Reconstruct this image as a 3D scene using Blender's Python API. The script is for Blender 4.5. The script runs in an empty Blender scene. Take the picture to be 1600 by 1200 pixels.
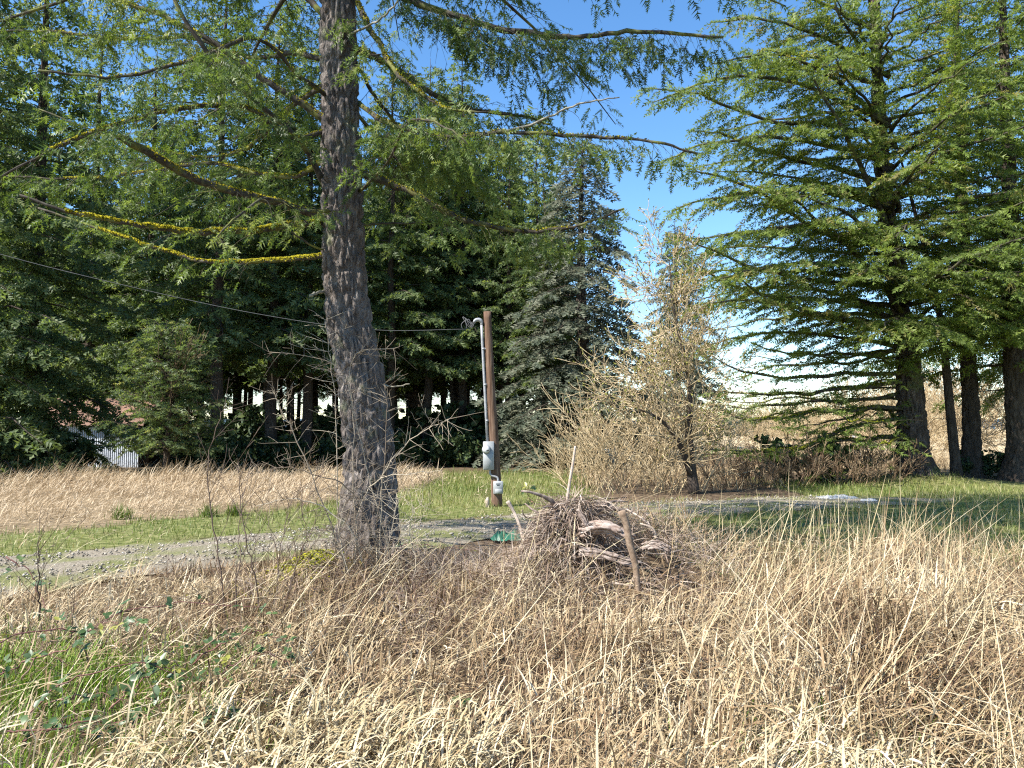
import bpy, math, random
import numpy as np
from mathutils import noise, Vector

# ------------------------------------------------------------------ camera, sky, sun, exposure
SC = bpy.context.scene
COL = SC.collection
EYE = 1.7
F = 1200.0                       # focal length in photo pixels (1600 wide)
PITCH = math.atan(70.0 / F)
cam_d = bpy.data.cameras.new('camera')
cam = bpy.data.objects.new('camera', cam_d)
COL.objects.link(cam)
cam.location = (0, 0, EYE)
cam.rotation_euler = (math.pi / 2 + PITCH, 0, 0)
cam_d.sensor_width = 36
cam_d.lens = 36 * F / 1600
cam_d.clip_start = 0.05
cam_d.clip_end = 9000
SC.camera = cam

SUN_H = np.array([-0.84, -0.54]); SUN_H /= np.linalg.norm(SUN_H)
SUN_EL = math.radians(47)
world = bpy.data.worlds.new('World')
SC.world = world
world.use_nodes = True
wn = world.node_tree
sky = wn.nodes.new('ShaderNodeTexSky')
sky.sky_type = 'NISHITA'
sky.sun_disc = False
sky.sun_elevation = SUN_EL
sky.sun_rotation = math.atan2(SUN_H[0], SUN_H[1])
sky.air_density = 1.0
sky.dust_density = 0.0
sky.ozone_density = 2.6
hs = wn.nodes.new('ShaderNodeHueSaturation')
hs.inputs['Saturation'].default_value = 1.2
wn.links.new(sky.outputs[0], hs.inputs['Color'])
wn.links.new(hs.outputs[0], wn.nodes['Background'].inputs[0])
wn.nodes['Background'].inputs[1].default_value = 0.115
sun_d = bpy.data.lights.new('sun', 'SUN')
sun_d.energy = 5.0
sun_d.angle = math.radians(0.53)
sun_d.color = (1.0, 0.95, 0.87)
sun = bpy.data.objects.new('sun', sun_d)
COL.objects.link(sun)
sd = Vector((SUN_H[0] * math.cos(SUN_EL), SUN_H[1] * math.cos(SUN_EL), math.sin(SUN_EL)))
sun.rotation_euler = sd.to_track_quat('Z', 'Y').to_euler()
SC.view_settings.view_transform = 'Standard'
SC.view_settings.look = 'None'
SC.view_settings.exposure = 1.25
SC.view_settings.gamma = 1.0
SC.view_settings.use_curve_mapping = False
SC.cycles.max_bounces = 6
SC.cycles.diffuse_bounces = 3
SC.cycles.transmission_bounces = 4
SC.cycles.use_denoising = False
SC.cycles.filter_width = 1.2
SC.cycles.sample_clamp_indirect = 4.0

# ------------------------------------------------------------------ helpers
CP, SP = math.cos(PITCH), math.sin(PITCH)


def ray(px, py):
    u, v = (px - 800) / F, (600 - py) / F
    return np.array([u, CP - v * SP, SP + v * CP])


def at(px, py, Y):
    d = ray(px, py)
    return d * (Y / d[1]) + np.array([0, 0, EYE])


def norm(a):
    a = np.asarray(a, float)
    return a / (np.linalg.norm(a, axis=-1, keepdims=True) + 1e-12)


def sstep(a, b, x):
    t = np.clip((np.asarray(x, float) - a) / (b - a), 0, 1)
    return t * t * (3 - 2 * t)


def vnoise(x, y, s=1.0, seed=0):
    """cheap smooth value noise, vectorised, range 0..1"""
    x = np.asarray(x, float) * s + 137.31 * seed
    y = np.asarray(y, float) * s + 71.77 * seed
    xi, yi = np.floor(x), np.floor(y)
    fx, fy = x - xi, y - yi
    fx = fx * fx * (3 - 2 * fx); fy = fy * fy * (3 - 2 * fy)

    def h(a, b):
        q = np.sin(a * 127.1 + b * 311.7 + seed * 17.3) * 43758.5453
        return q - np.floor(q)
    return (h(xi, yi) * (1 - fx) + h(xi + 1, yi) * fx) * (1 - fy) + (h(xi, yi + 1) * (1 - fx) + h(xi + 1, yi + 1) * fx) * fy


class MB:
    """collects triangles and quads, builds one mesh object"""

    def __init__(self):
        self.v, self.r, self.t, self.q, self.n = [], [], [], [], 0

    def add(self, V, tris=None, quads=None, rnd=0.5):
        V = np.asarray(V, float).reshape(-1, 3)
        if len(V) == 0:
            return
        self.v.append(V)
        self.r.append(np.broadcast_to(np.asarray(rnd, float), (len(V),)).copy())
        if tris is not None and len(tris):
            self.t.append(np.asarray(tris, np.int64).reshape(-1, 3) + self.n)
        if quads is not None and len(quads):
            self.q.append(np.asarray(quads, np.int64).reshape(-1, 4) + self.n)
        self.n += len(V)

    def mesh(self, name, mat, smooth=False, origin=(0, 0, 0)):
        V = np.concatenate(self.v) - np.asarray(origin, float)
        T = np.concatenate(self.t) if self.t else np.zeros((0, 3), np.int64)
        Q = np.concatenate(self.q) if self.q else np.zeros((0, 4), np.int64)
        me = bpy.data.meshes.new(name)
        me.vertices.add(len(V))
        me.vertices.foreach_set('co', V.astype(np.float32).ravel())
        idx = np.concatenate([T.ravel(), Q.ravel()]).astype(np.int32)
        me.loops.add(len(idx))
        me.loops.foreach_set('vertex_index', idx)
        npoly = len(T) + len(Q)
        me.polygons.add(npoly)
        st = np.concatenate([np.arange(len(T)) * 3, len(T) * 3 + np.arange(len(Q)) * 4]).astype(np.int32)
        me.polygons.foreach_set('loop_start', st)
        me.polygons.foreach_set('loop_total', np.concatenate([np.full(len(T), 3), np.full(len(Q), 4)]).astype(np.int32))
        if smooth:
            me.polygons.foreach_set('use_smooth', np.ones(npoly, bool))
        at_ = me.attributes.new('rnd', 'FLOAT', 'POINT')
        at_.data.foreach_set('value', np.concatenate(self.r).astype(np.float32))
        me.materials.append(mat)
        me.update(calc_edges=True)
        return me

    def build(self, name, mat, parent=None, smooth=False, origin=(0, 0, 0), stuff=False):
        return link(name, self.mesh(name, mat, smooth, origin), parent, stuff)


def link(name, me, parent=None, stuff=False):
    o = bpy.data.objects.new(name, me)
    COL.objects.link(o)
    if parent is not None:
        o.parent = parent
    if stuff:
        o['kind'] = 'stuff'
    return o


def thing(name, label, cat, loc=(0, 0, 0), group=None, rz=0.0):
    o = bpy.data.objects.new(name, None)
    COL.objects.link(o)
    o.location = loc
    o.rotation_euler = (0, 0, rz)
    return tag(o, label, cat, group)


def tag(o, label=None, cat=None, group=None, kind=None):
    if label: o['label'] = label
    if cat: o['category'] = cat
    if group: o['group'] = group
    if kind: o['kind'] = kind
    return o


def tube(mb, P, R, sides=8, rnd=0.5, cap=True, lump=0.0, seed=0):
    """continuous tapered tube along a polyline"""
    P = np.asarray(P, float); R = np.broadcast_to(np.asarray(R, float), (len(P),))
    T = norm(np.gradient(P, axis=0))
    ref = np.array([0.0, 0, 1]) if abs(T[0][2]) < 0.9 else np.array([1.0, 0, 0])
    n0 = norm(np.cross(T[0], ref))
    N = [n0]
    for i in range(1, len(P)):
        n = N[-1] - T[i] * np.dot(N[-1], T[i])
        N.append(norm(n))
    N = np.array(N); B = np.cross(T, N)
    a = np.arange(sides) * 2 * np.pi / sides
    rr = R[:, None] * np.ones(sides)[None]
    if lump:
        rg = np.random.RandomState(seed)
        rr = rr * (1 + lump * (rg.rand(len(P), sides) - 0.5) * 2)
    V = P[:, None, :] + rr[..., None] * (np.cos(a)[None, :, None] * N[:, None, :] + np.sin(a)[None, :, None] * B[:, None, :])
    m = len(P)
    i = np.arange(m - 1)[:, None] * sides; j = np.arange(sides)[None]
    j2 = (j + 1) % sides
    q = np.stack([i + j, i + j2, i + sides + j2, i + sides + j], -1).reshape(-1, 4)
    V = V.reshape(-1, 3)
    tr = None
    if cap:
        V = np.vstack([V, P[0], P[-1]])
        c0, c1 = m * sides, m * sides + 1
        jj = np.arange(sides); jn = (jj + 1) % sides
        tr = np.vstack([np.stack([np.full(sides, c0), jn, jj], -1), np.stack([np.full(sides, c1), (m - 1) * sides + jj, (m - 1) * sides + jn], -1)])
    mb.add(V, tr, q, rnd)


def segs(mb, S, sides=3, rnd=None):
    """many loose tapered prisms: S = list of (p0, p1, r0, r1)"""
    if not len(S):
        return
    P0 = np.array([s[0] for s in S], float); P1 = np.array([s[1] for s in S], float)
    R0 = np.array([s[2] for s in S], float); R1 = np.array([s[3] for s in S], float)
    D = norm(P1 - P0)
    ref = np.where(np.abs(D[:, 2:3]) > 0.9, np.array([[1.0, 0, 0]]), np.array([[0.0, 0, 1]]))
    N = norm(np.cross(D, ref)); B = np.cross(D, N)
    a = np.arange(sides) * 2 * np.pi / sides
    ring = np.cos(a)[None, :, None] * N[:, None] + np.sin(a)[None, :, None] * B[:, None]
    V = np.concatenate([P0[:, None] + R0[:, None, None] * ring, P1[:, None] + R1[:, None, None] * ring], 1)
    j = np.arange(sides); j2 = (j + 1) % sides
    q = np.stack([j, j2, sides + j2, sides + j], -1)
    Q = (np.arange(len(S))[:, None, None] * 2 * sides + q[None]).reshape(-1, 4)
    r = np.random.RandomState(len(S)).rand(len(S)) if rnd is None else np.broadcast_to(rnd, (len(S),))
    mb.add(V.reshape(-1, 3), None, Q, np.repeat(r, 2 * sides))


def place(mb, T, pos, d, up, scl, rnd):
    """copies of a template (verts, tris): local y along d, z along up"""
    tv, tt = T
    if not len(pos):
        return
    pos = np.asarray(pos, float); d = norm(d); up = np.asarray(up, float)
    s = norm(np.cross(d, up)); u = np.cross(s, d)
    scl = np.asarray(scl, float).reshape(-1, 1, 1)
    V = pos[:, None] + scl * (tv[None, :, 0:1] * s[:, None] + tv[None, :, 1:2] * d[:, None] + tv[None, :, 2:3] * u[:, None])
    n = len(tv)
    I = (np.arange(len(pos))[:, None, None] * n + tt[None]).reshape(-1, 3)
    mb.add(V.reshape(-1, 3), I, None, np.repeat(np.asarray(rnd, float), n))


def box(mb, c, s, rot=0.0, bev=0.0, rnd=0.5):
    """box with chamfered vertical+horizontal edges (bev)"""
    x, y, z = np.array(s) / 2.0
    b = min(bev, x * .9, y * .9, z * .9)
    pts, ring = [], []
    lv = [(-z, b), (-z + b, 0), (z - b, 0), (z, b)] if b > 0 else [(-z, 0), (z, 0)]
    for zz, ins in lv:
        X, Y = x - ins, y - ins
        e = max(b - ins * 0.5, 0.0) if b > 0 else 0
        pr = [(-X + e, -Y), (X - e, -Y), (X, -Y + e), (X, Y - e), (X - e, Y), (-X + e, Y), (-X, Y - e), (-X, -Y + e)] if b > 0 else [(-X, -Y), (X, -Y), (X, Y), (-X, Y)]
        pts += [(p[0], p[1], zz) for p in pr]
        ring.append(len(pr))
    k = ring[0]; V = np.array(pts)
    ca, sa = math.cos(rot), math.sin(rot)
    V = np.stack([V[:, 0] * ca - V[:, 1] * sa, V[:, 0] * sa + V[:, 1] * ca, V[:, 2]], 1) + np.array(c)
    Q, T = [], []
    for l in range(len(lv) - 1):
        for j in range(k):
            Q.append((l * k + j, l * k + (j + 1) % k, (l + 1) * k + (j + 1) % k, (l + 1) * k + j))
    for j in range(1, k - 1):
        T.append((0, j + 1, j)); t = (len(lv) - 1) * k; T.append((t, t + j, t + j + 1))
    mb.add(V, T, Q, rnd)


def resample(P, n, jit=0.0, rng=None):
    """smooth Catmull-Rom resampling of control points"""
    P = np.asarray(P, float)
    A = np.vstack([2 * P[0] - P[1], P, 2 * P[-1] - P[-2]])
    out = []
    for t in np.linspace(0, len(P) - 1 - 1e-6, n):
        i = int(t); f = t - i
        p0, p1, p2, p3 = A[i], A[i + 1], A[i + 2], A[i + 3]
        out.append(0.5 * ((2 * p1) + (-p0 + p2) * f + (2 * p0 - 5 * p1 + 4 * p2 - p3) * f * f + (-p0 + 3 * p1 - 3 * p2 + p3) * f ** 3))
    out = np.array(out)
    if jit and rng is not None:
        out[1:-1] += (rng.rand(n - 2, 3) - 0.5) * 2 * jit
    return out


# ------------------------------------------------------------------ materials
def newmat(name):
    m = bpy.data.materials.new(name); m.use_nodes = True
    nt = m.node_tree
    return m, nt, nt.nodes['Principled BSDF']


def ramp(nt, stops):
    r = nt.nodes.new('ShaderNodeValToRGB')
    el = r.color_ramp.elements
    while len(el) < len(stops):
        el.new(0.5)
    for e, (p, c) in zip(el, stops):
        e.position = p; e.color = (*c, 1)
    return r


def rnd_mat(name, stops, rough=0.7, transl=0.0, spec=0.25, tint=None):
    """colour by the per-piece random attribute; optional light passing through thin leaves"""
    m, nt, b = newmat(name)
    a = nt.nodes.new('ShaderNodeAttribute'); a.attribute_name = 'rnd'
    r = ramp(nt, stops)
    nt.links.new(a.outputs['Fac'], r.inputs[0])
    nt.links.new(r.outputs[0], b.inputs['Base Color'])
    b.inputs['Roughness'].default_value = rough
    b.inputs['Specular IOR Level'].default_value = spec
    if transl > 0:
        t = nt.nodes.new('ShaderNodeBsdfTranslucent')
        if tint:
            mx = nt.nodes.new('ShaderNodeMixRGB'); mx.blend_type = 'MULTIPLY'; mx.inputs[0].default_value = 1
            mx.inputs[2].default_value = (*tint, 1)
            nt.links.new(r.outputs[0], mx.inputs[1]); nt.links.new(mx.outputs[0], t.inputs[0])
        else:
            nt.links.new(r.outputs[0], t.inputs[0])
        ms = nt.nodes.new('ShaderNodeMixShader'); ms.inputs[0].default_value = transl
        nt.links.new(b.outputs[0], ms.inputs[1]); nt.links.new(t.outputs[0], ms.inputs[2])
        nt.links.new(ms.outputs[0], nt.nodes['Material Output'].inputs[0])
    return m


def noise_mat(name, stops, scale=(1, 1, 1), nscale=5.0, detail=6, rough=0.85, bump=0.3, bdist=0.02, spec=0.2, layer=None, crack=0.0):
    """colour by noise in object space, with fine relief; layer = (stops pair colour, scale, lo, hi) patches on top"""
    m, nt, b = newmat(name)
    tc = nt.nodes.new('ShaderNodeTexCoord'); mp = nt.nodes.new('ShaderNodeMapping')
    mp.inputs['Scale'].default_value = scale
    nt.links.new(tc.outputs['Object'], mp.inputs[0])
    n = nt.nodes.new('ShaderNodeTexNoise'); n.inputs['Scale'].default_value = nscale; n.inputs['Detail'].default_value = detail
    n.inputs['Roughness'].default_value = 0.65
    nt.links.new(mp.outputs[0], n.inputs[0])
    r = ramp(nt, stops); nt.links.new(n.outputs[0], r.inputs[0])
    col = r.outputs[0]
    if layer:
        lc, ls, lo, hi = layer
        n2 = nt.nodes.new('ShaderNodeTexNoise'); n2.inputs['Scale'].default_value = ls; n2.inputs['Detail'].default_value = 5
        nt.links.new(tc.outputs['Object'], n2.inputs[0])
        mr = nt.nodes.new('ShaderNodeMapRange'); mr.inputs[1].default_value = lo; mr.inputs[2].default_value = hi
        nt.links.new(n2.outputs[0], mr.inputs[0])
        mx = nt.nodes.new('ShaderNodeMixRGB'); mx.inputs[2].default_value = (*lc, 1)
        nt.links.new(mr.outputs[0], mx.inputs[0]); nt.links.new(col, mx.inputs[1]); col = mx.outputs[0]
    nt.links.new(col, b.inputs['Base Color'])
    b.inputs['Roughness'].default_value = rough; b.inputs['Specular IOR Level'].default_value = spec
    if bump and crack:
        wv = nt.nodes.new('ShaderNodeMixRGB'); wv.inputs[0].default_value = .06
        nt.links.new(mp.outputs[0], wv.inputs[1]); nt.links.new(n.outputs['Color'], wv.inputs[2])
        vo = nt.nodes.new('ShaderNodeTexVoronoi'); vo.feature = 'DISTANCE_TO_EDGE'; vo.inputs['Scale'].default_value = crack
        nt.links.new(wv.outputs[0], vo.inputs['Vector'])
        sm = nt.nodes.new('ShaderNodeMath'); sm.operation = 'MULTIPLY_ADD'; sm.inputs[1].default_value = 1.6
        nt.links.new(vo.outputs['Distance'], sm.inputs[0]); nt.links.new(n.outputs[0], sm.inputs[2])
        bp = nt.nodes.new('ShaderNodeBump'); bp.inputs['Strength'].default_value = bump; bp.inputs['Distance'].default_value = bdist
        nt.links.new(sm.outputs[0], bp.inputs['Height']); nt.links.new(bp.outputs[0], b.inputs['Normal'])
    elif bump:
        bp = nt.nodes.new('ShaderNodeBump'); bp.inputs['Strength'].default_value = bump; bp.inputs['Distance'].default_value = bdist
        nt.links.new(n.outputs[0], bp.inputs['Height']); nt.links.new(bp.outputs[0], b.inputs['Normal'])
    return m


M = {}
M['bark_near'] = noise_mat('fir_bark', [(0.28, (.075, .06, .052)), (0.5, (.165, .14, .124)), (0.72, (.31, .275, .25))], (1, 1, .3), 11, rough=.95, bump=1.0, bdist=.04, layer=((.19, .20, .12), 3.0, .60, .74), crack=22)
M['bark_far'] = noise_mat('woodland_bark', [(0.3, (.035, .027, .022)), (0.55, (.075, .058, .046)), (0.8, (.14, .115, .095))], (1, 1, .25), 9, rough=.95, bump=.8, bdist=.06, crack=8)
M['bark_right'] = noise_mat('old_fir_bark', [(0.3, (.035, .026, .022)), (0.52, (.09, .068, .057)), (0.75, (.20, .165, .145))], (1, 1, .3), 9, rough=.95, bump=1.0, bdist=.08, layer=((.13, .15, .05), 1.6, .55, .7), crack=9)
M['limb'] = noise_mat('limb_bark', [(0.3, (.022, .019, .016)), (0.5, (.055, .047, .037)), (0.75, (.13, .115, .09))], (1, 1, 1), 14, rough=.95, bump=.5, bdist=.01, layer=((.17, .18, .045), 4.0, .5, .66))
M['limb_lichen'] = noise_mat('lichened_limb', [(0.3, (.10, .09, .07)), (0.5, (.24, .22, .17)), (0.75, (.36, .35, .27))], (1, 1, 1), 18, rough=.95, bump=.5, bdist=.01)
M['moss'] = rnd_mat('yellow_moss', [(0, (.11, .11, .014)), (.5, (.29, .26, .015)), (1, (.46, .39, .03))], .9, .25, .1)
M['moss_ground'] = rnd_mat('ground_moss', [(0, (.17, .19, .018)), (.5, (.32, .33, .022)), (1, (.46, .42, .04))], .9, .3, .1)
M['moss_green'] = rnd_mat('green_moss', [(0, (.09, .10, .015)), (.5, (.20, .22, .02)), (1, (.34, .34, .03))], .9, .2, .1)
M['fir_near'] = rnd_mat('fir_needles', [(0, (.05, .08, .025)), (.45, (.095, .145, .036)), (.85, (.16, .215, .05)), (1, (.22, .25, .075))], .5, .4, .35, (1.5, 1.5, .7))
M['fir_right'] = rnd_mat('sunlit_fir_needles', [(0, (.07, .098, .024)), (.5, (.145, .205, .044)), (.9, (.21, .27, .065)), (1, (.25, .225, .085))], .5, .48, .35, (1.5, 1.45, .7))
M['fir_wood'] = rnd_mat('woodland_needles', [(0, (.055, .085, .035)), (.5, (.11, .155, .06)), (.9, (.17, .215, .085)), (1, (.22, .225, .11))], .5, .48, .35, (1.5, 1.5, .7))
M['spruce'] = rnd_mat('grey_green_needles', [(0, (.07, .09, .06)), (.5, (.13, .15, .10)), (1, (.21, .21, .145))], .55, .4, .3)
M['straw'] = rnd_mat('dry_straw', [(0, (.10, .058, .032)), (.2, (.19, .12, .064)), (.45, (.32, .23, .125)), (.75, (.44, .345, .205)), (1, (.60, .505, .345))], .6, .14, .3)
M['dead_stem'] = rnd_mat('dead_stems', [(0, (.05, .03, .022)), (.5, (.12, .075, .052)), (1, (.22, .15, .11))], .7, 0, .2)
M['straw_grey'] = rnd_mat('weathered_straw', [(0, (.13, .085, .06)), (.4, (.27, .20, .155)), (.8, (.43, .35, .28)), (1, (.55, .48, .40))], .7, .1, .2)
M['straw_pale'] = rnd_mat('bleached_grass', [(0, (.29, .21, .10)), (.5, (.45, .37, .21)), (1, (.61, .53, .36))], .55, .2, .3)
M['straw_pink'] = rnd_mat('pinkish_hay', [(0, (.26, .18, .10)), (.5, (.46, .36, .235)), (1, (.60, .49, .35))], .7, .2, .2)
M['grass'] = rnd_mat('green_grass', [(0, (.07, .115, .022)), (.4, (.14, .185, .04)), (.7, (.25, .255, .085)), (1, (.42, .36, .2))], .5, .28, .3, (1.2, 1.2, .6))
M['grass_bright'] = rnd_mat('fresh_grass', [(0, (.10, .19, .02)), (.6, (.19, .30, .04)), (1, (.30, .36, .07))], .5, .35, .3, (1.3, 1.3, .6))
M['leaf'] = rnd_mat('bramble_leaf', [(0, (.045, .085, .028)), (.5, (.08, .13, .04)), (.85, (.13, .17, .05)), (1, (.28, .27, .05))], .42, .2, .5)
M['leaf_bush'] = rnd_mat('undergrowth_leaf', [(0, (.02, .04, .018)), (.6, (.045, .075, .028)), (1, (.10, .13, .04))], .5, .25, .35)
M['cane'] = rnd_mat('bramble_cane', [(0, (.10, .03, .03)), (.6, (.20, .09, .07)), (1, (.26, .19, .12))], .6, 0, .35)
M['twig_tan'] = rnd_mat('tan_twigs', [(0, (.24, .17, .09)), (.5, (.43, .33, .19)), (1, (.58, .47, .30))], .7)
M['twig_thorn'] = rnd_mat('thorn_twigs', [(0, (.16, .12, .085)), (.5, (.31, .255, .185)), (1, (.46, .40, .30))], .7)
M['twig_dark'] = rnd_mat('dark_twigs', [(0, (.05, .032, .025)), (.6, (.10, .068, .05)), (1, (.17, .12, .09))], .7)
M['twig_brown'] = rnd_mat('brown_brush', [(0, (.10, .06, .035)), (.5, (.19, .125, .075)), (1, (.32, .24, .15))], .8)
M['catkin'] = rnd_mat('yellow_green_buds', [(0, (.13, .14, .03)), (.6, (.24, .24, .06)), (1, (.33, .31, .11))], .7, .3, .1)
M['soil'] = noise_mat('soil', [(.3, (.025, .017, .012)), (.6, (.06, .042, .03)), (.8, (.12, .09, .065))], (1, 1, 1), 9)
M['stone'] = rnd_mat('gravel_stone', [(0, (.13, .115, .09)), (.5, (.27, .24, .195)), (.85, (.38, .34, .28)), (1, (.50, .46, .39))], .85)
M['pole'] = noise_mat('pole_wood', [(.32, (.06, .032, .02)), (.5, (.13, .078, .052)), (.7, (.27, .19, .135))], (9, 9, .35), 4, rough=.85, bump=.4, bdist=.008)
M['metal'] = noise_mat('grey_enamel', [(.3, (.27, .28, .28)), (.7, (.36, .37, .37))], (1, 1, 1), 6, rough=.45, bump=.03, spec=.5)
M['galv'] = noise_mat('galvanised_pipe', [(.3, (.20, .205, .215)), (.7, (.34, .345, .36))], (1, 1, 1), 20, rough=.4, bump=.03, spec=.5)
M['white_part'] = noise_mat('meter_glass_white', [(.3, (.45, .46, .46)), (.7, (.58, .58, .58))], (1, 1, 1), 8, rough=.25, bump=0, spec=.5)
M['black'] = noise_mat('black_rubber', [(.3, (.015, .015, .016)), (.7, (.03, .03, .03))], (1, 1, 1), 8, rough=.6, bump=0)
M['wire'] = noise_mat('service_wire', [(.3, (.10, .10, .105)), (.7, (.17, .17, .17))], (1, 1, 1), 8, rough=.5, bump=0)
M['deadwood'] = noise_mat('dead_wood', [(.28, (.07, .048, .037)), (.5, (.22, .17, .14)), (.75, (.47, .40, .35))], (2, 2, 2), 9, rough=.9, bump=.7, bdist=.012)
M['redwood'] = noise_mat('rotten_red_wood', [(.28, (.10, .066, .05)), (.45, (.25, .18, .145)), (.65, (.43, .375, .325))], (1, 3, 3), 9, rough=.9, bump=.7, bdist=.012)
M['stick'] = noise_mat('stick_bark', [(.3, (.13, .085, .055)), (.55, (.25, .18, .125)), (.8, (.36, .28, .21))], (1, 1, 1), 25, rough=.9, bump=.4)
M['stick_pale'] = noise_mat('bleached_stick', [(.3, (.28, .21, .16)), (.55, (.44, .36, .29)), (.8, (.58, .50, .42))], (1, 1, 1), 25, rough=.9, bump=.4)
M['green_sheet'] = noise_mat('green_plastic', [(.3, (.02, .09, .055)), (.7, (.035, .15, .09))], (1, 1, 1), 14, rough=.45, bump=.2, spec=.5)
M['white_sheet'] = noise_mat('white_plastic', [(.3, (.36, .36, .35)), (.7, (.55, .55, .54))], (1, 1, 1), 9, rough=.5, bump=.3)
M['shed_wall'] = noise_mat('shed_metal', [(.3, (.42, .46, .52)), (.7, (.60, .64, .70))], (1, 1, 1), 3, rough=.5, bump=.05, spec=.4)
M['shed_roof'] = noise_mat('shed_roof_rust', [(.3, (.15, .085, .06)), (.7, (.26, .16, .12))], (1, 1, 1), 4, rough=.8, bump=.2)
M['hill'] = noise_mat('hazed_forest_slope', [(.3, (.03, .055, .075)), (.7, (.05, .08, .10))], (1, 1, 1), .004, rough=1, bump=0)  # blue of distance haze painted into the forest colour, no real haze in between

# ------------------------------------------------------------------ the lie of the land
NEAR_X = [-30, -9, -5.2, -4.3, -3.1, -1.1, .6, 2.5, 5.4, 9, 13]
NEAR_Y = [-18, 3, 7.85, 8.9, 10.4, 11.3, 12.75, 14.6, 16.2, 17.3, 17.6]
FAR_X = [-30, -13, -9, -6.7, -5.4, -3.7, -1.5, .4, 3, 5.5, 9, 13]
FAR_Y = [-12, 5.2, 8.2, 10, 11.3, 12.6, 14.2, 15.5, 17.7, 18.7, 19.5, 19.8]
HAY_X = [-30, -14, -8.9, -6.3, -4.4, -3.0, -2.2]
HAY_Y = [-4, 9.5, 12.7, 15.1, 17.7, 21.5, 27]


def road_in(x, y):
    w = (vnoise(x, y, 1.3, 5) - .5) * 1.1
    a = sstep(-.15, .25, y - np.interp(x, NEAR_X, NEAR_Y) + w) * sstep(-.15, .25, np.interp(x, FAR_X, FAR_Y) - y + w)
    return a * (1 - sstep(7.5, 11, x + w * 2))


def hay_in(x, y):
    w = (vnoise(x, y, .45, 9) - .5) * 3.4 + (vnoise(x, y, 1.7, 10) - .5) * 1.6
    return sstep(-.3, .4, y + w - np.interp(x, HAY_X, HAY_Y)) * sstep(-1.6, -2.4, x + w * .7) * (y < 27)


def hgt(x, y):
    x = np.asarray(x, float); y = np.asarray(y, float)
    h = .50 * np.exp(-((x - .75) / .75) ** 2 - ((y - 7.3) / .65) ** 2)
    h += .28 * np.exp(-((x - 1.75) / .7) ** 2 - ((y - 7.4) / .7) ** 2)
    h += .16 * np.exp(-((x + 1.75) / .9) ** 2 - ((y - 8.9) / .8) ** 2)
    h += .10 * (vnoise(x, y, .9, 2) - .5) * sstep(10.5, 8, y)
    h += .25 * np.exp(-((x - 13.2) / 2.0) ** 2 - ((y - 25) / 2.0) ** 2)
    return h


def straw_h(x, y):
    """height of the dry growth in the foreground"""
    h = .33 + .25 * sstep(-.6, 2.2, x)
    h *= .6 + .45 * vnoise(x, y, .8, 11) + .4 * vnoise(x, y, 2.3, 21)
    h *= 1 - .45 * sstep(7.0, 9.5, y) * sstep(1.2, -.5, x)
    h *= 1 - .50 * sstep(-1.2, -3.0, x) * sstep(5, 7, y)
    return h


def axis(dense0, dense1, step, far):
    a = np.arange(dense0, dense1 + 1e-6, step)
    f = np.array(far, float)
    return np.concatenate([f[f < dense0 - step * .5], a, f[f > dense1 + step * .5]])


gx = axis(-22, 22, .3, [-6000, -2500, -900, -350, -150, -80, -50, -35, -27, 27, 35, 50, 80, 150, 350, 900, 2500, 6000])
gy = axis(-2, 30, .3, [-400, -120, -50, -20, -8, 35, 42, 55, 80, 130, 250, 600, 1500, 3500, 7000])
X, Y = np.meshgrid(gx, gy)
Z = hgt(X, Y) - .03 * road_in(X, Y)
nx, ny = len(gx), len(gy)
ii = (np.arange(ny - 1)[:, None] * nx + np.arange(nx - 1)[None])
gq = np.stack([ii, ii + 1, ii + nx + 1, ii + nx], -1).reshape(-1, 4)
mb = MB(); mb.add(np.stack([X, Y, Z], -1).reshape(-1, 3), None, gq, 0)
m, nt, b = newmat('meadow_ground')
tc = nt.nodes.new('ShaderNodeTexCoord')
n1 = nt.nodes.new('ShaderNodeTexNoise'); n1.inputs['Scale'].default_value = 7; n1.inputs['Detail'].default_value = 8
n2 = nt.nodes.new('ShaderNodeTexNoise'); n2.inputs['Scale'].default_value = .9; n2.inputs['Detail'].default_value = 4
nt.links.new(tc.outputs['Object'], n1.inputs[0]); nt.links.new(tc.outputs['Object'], n2.inputs[0])
rs = ramp(nt, [(.3, (.04, .028, .018)), (.5, (.10, .07, .045)), (.72, (.22, .165, .105))])
rg_ = ramp(nt, [(.3, (.06, .07, .022)), (.5, (.13, .145, .045)), (.72, (.25, .235, .11))])
rt = ramp(nt, [(.3, (.36, .27, .15)), (.7, (.54, .43, .27))])
for r_ in (rs, rg_, rt): nt.links.new(n1.outputs[0], r_.inputs[0])
ag = nt.nodes.new('ShaderNodeAttribute'); ag.attribute_name = 'green'
ah = nt.nodes.new('ShaderNodeAttribute'); ah.attribute_name = 'hay'
mul = nt.nodes.new('ShaderNodeMath'); mul.operation = 'MULTIPLY_ADD'; mul.inputs[1].default_value = 1.6; mul.inputs[2].default_value = -.8
nt.links.new(n2.outputs[0], mul.inputs[0])
ad = nt.nodes.new('ShaderNodeMath'); ad.use_clamp = True
nt.links.new(ag.outputs['Fac'], ad.inputs[0]); nt.links.new(mul.outputs[0], ad.inputs[1])
gm = nt.nodes.new('ShaderNodeMath'); gm.operation = 'MULTIPLY'
nt.links.new(ad.outputs[0], gm.inputs[0]); nt.links.new(ag.outputs['Fac'], gm.inputs[1])
x1 = nt.nodes.new('ShaderNodeMixRGB'); nt.links.new(gm.outputs[0], x1.inputs[0]); nt.links.new(rs.outputs[0], x1.inputs[1]); nt.links.new(rg_.outputs[0], x1.inputs[2])
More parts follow.
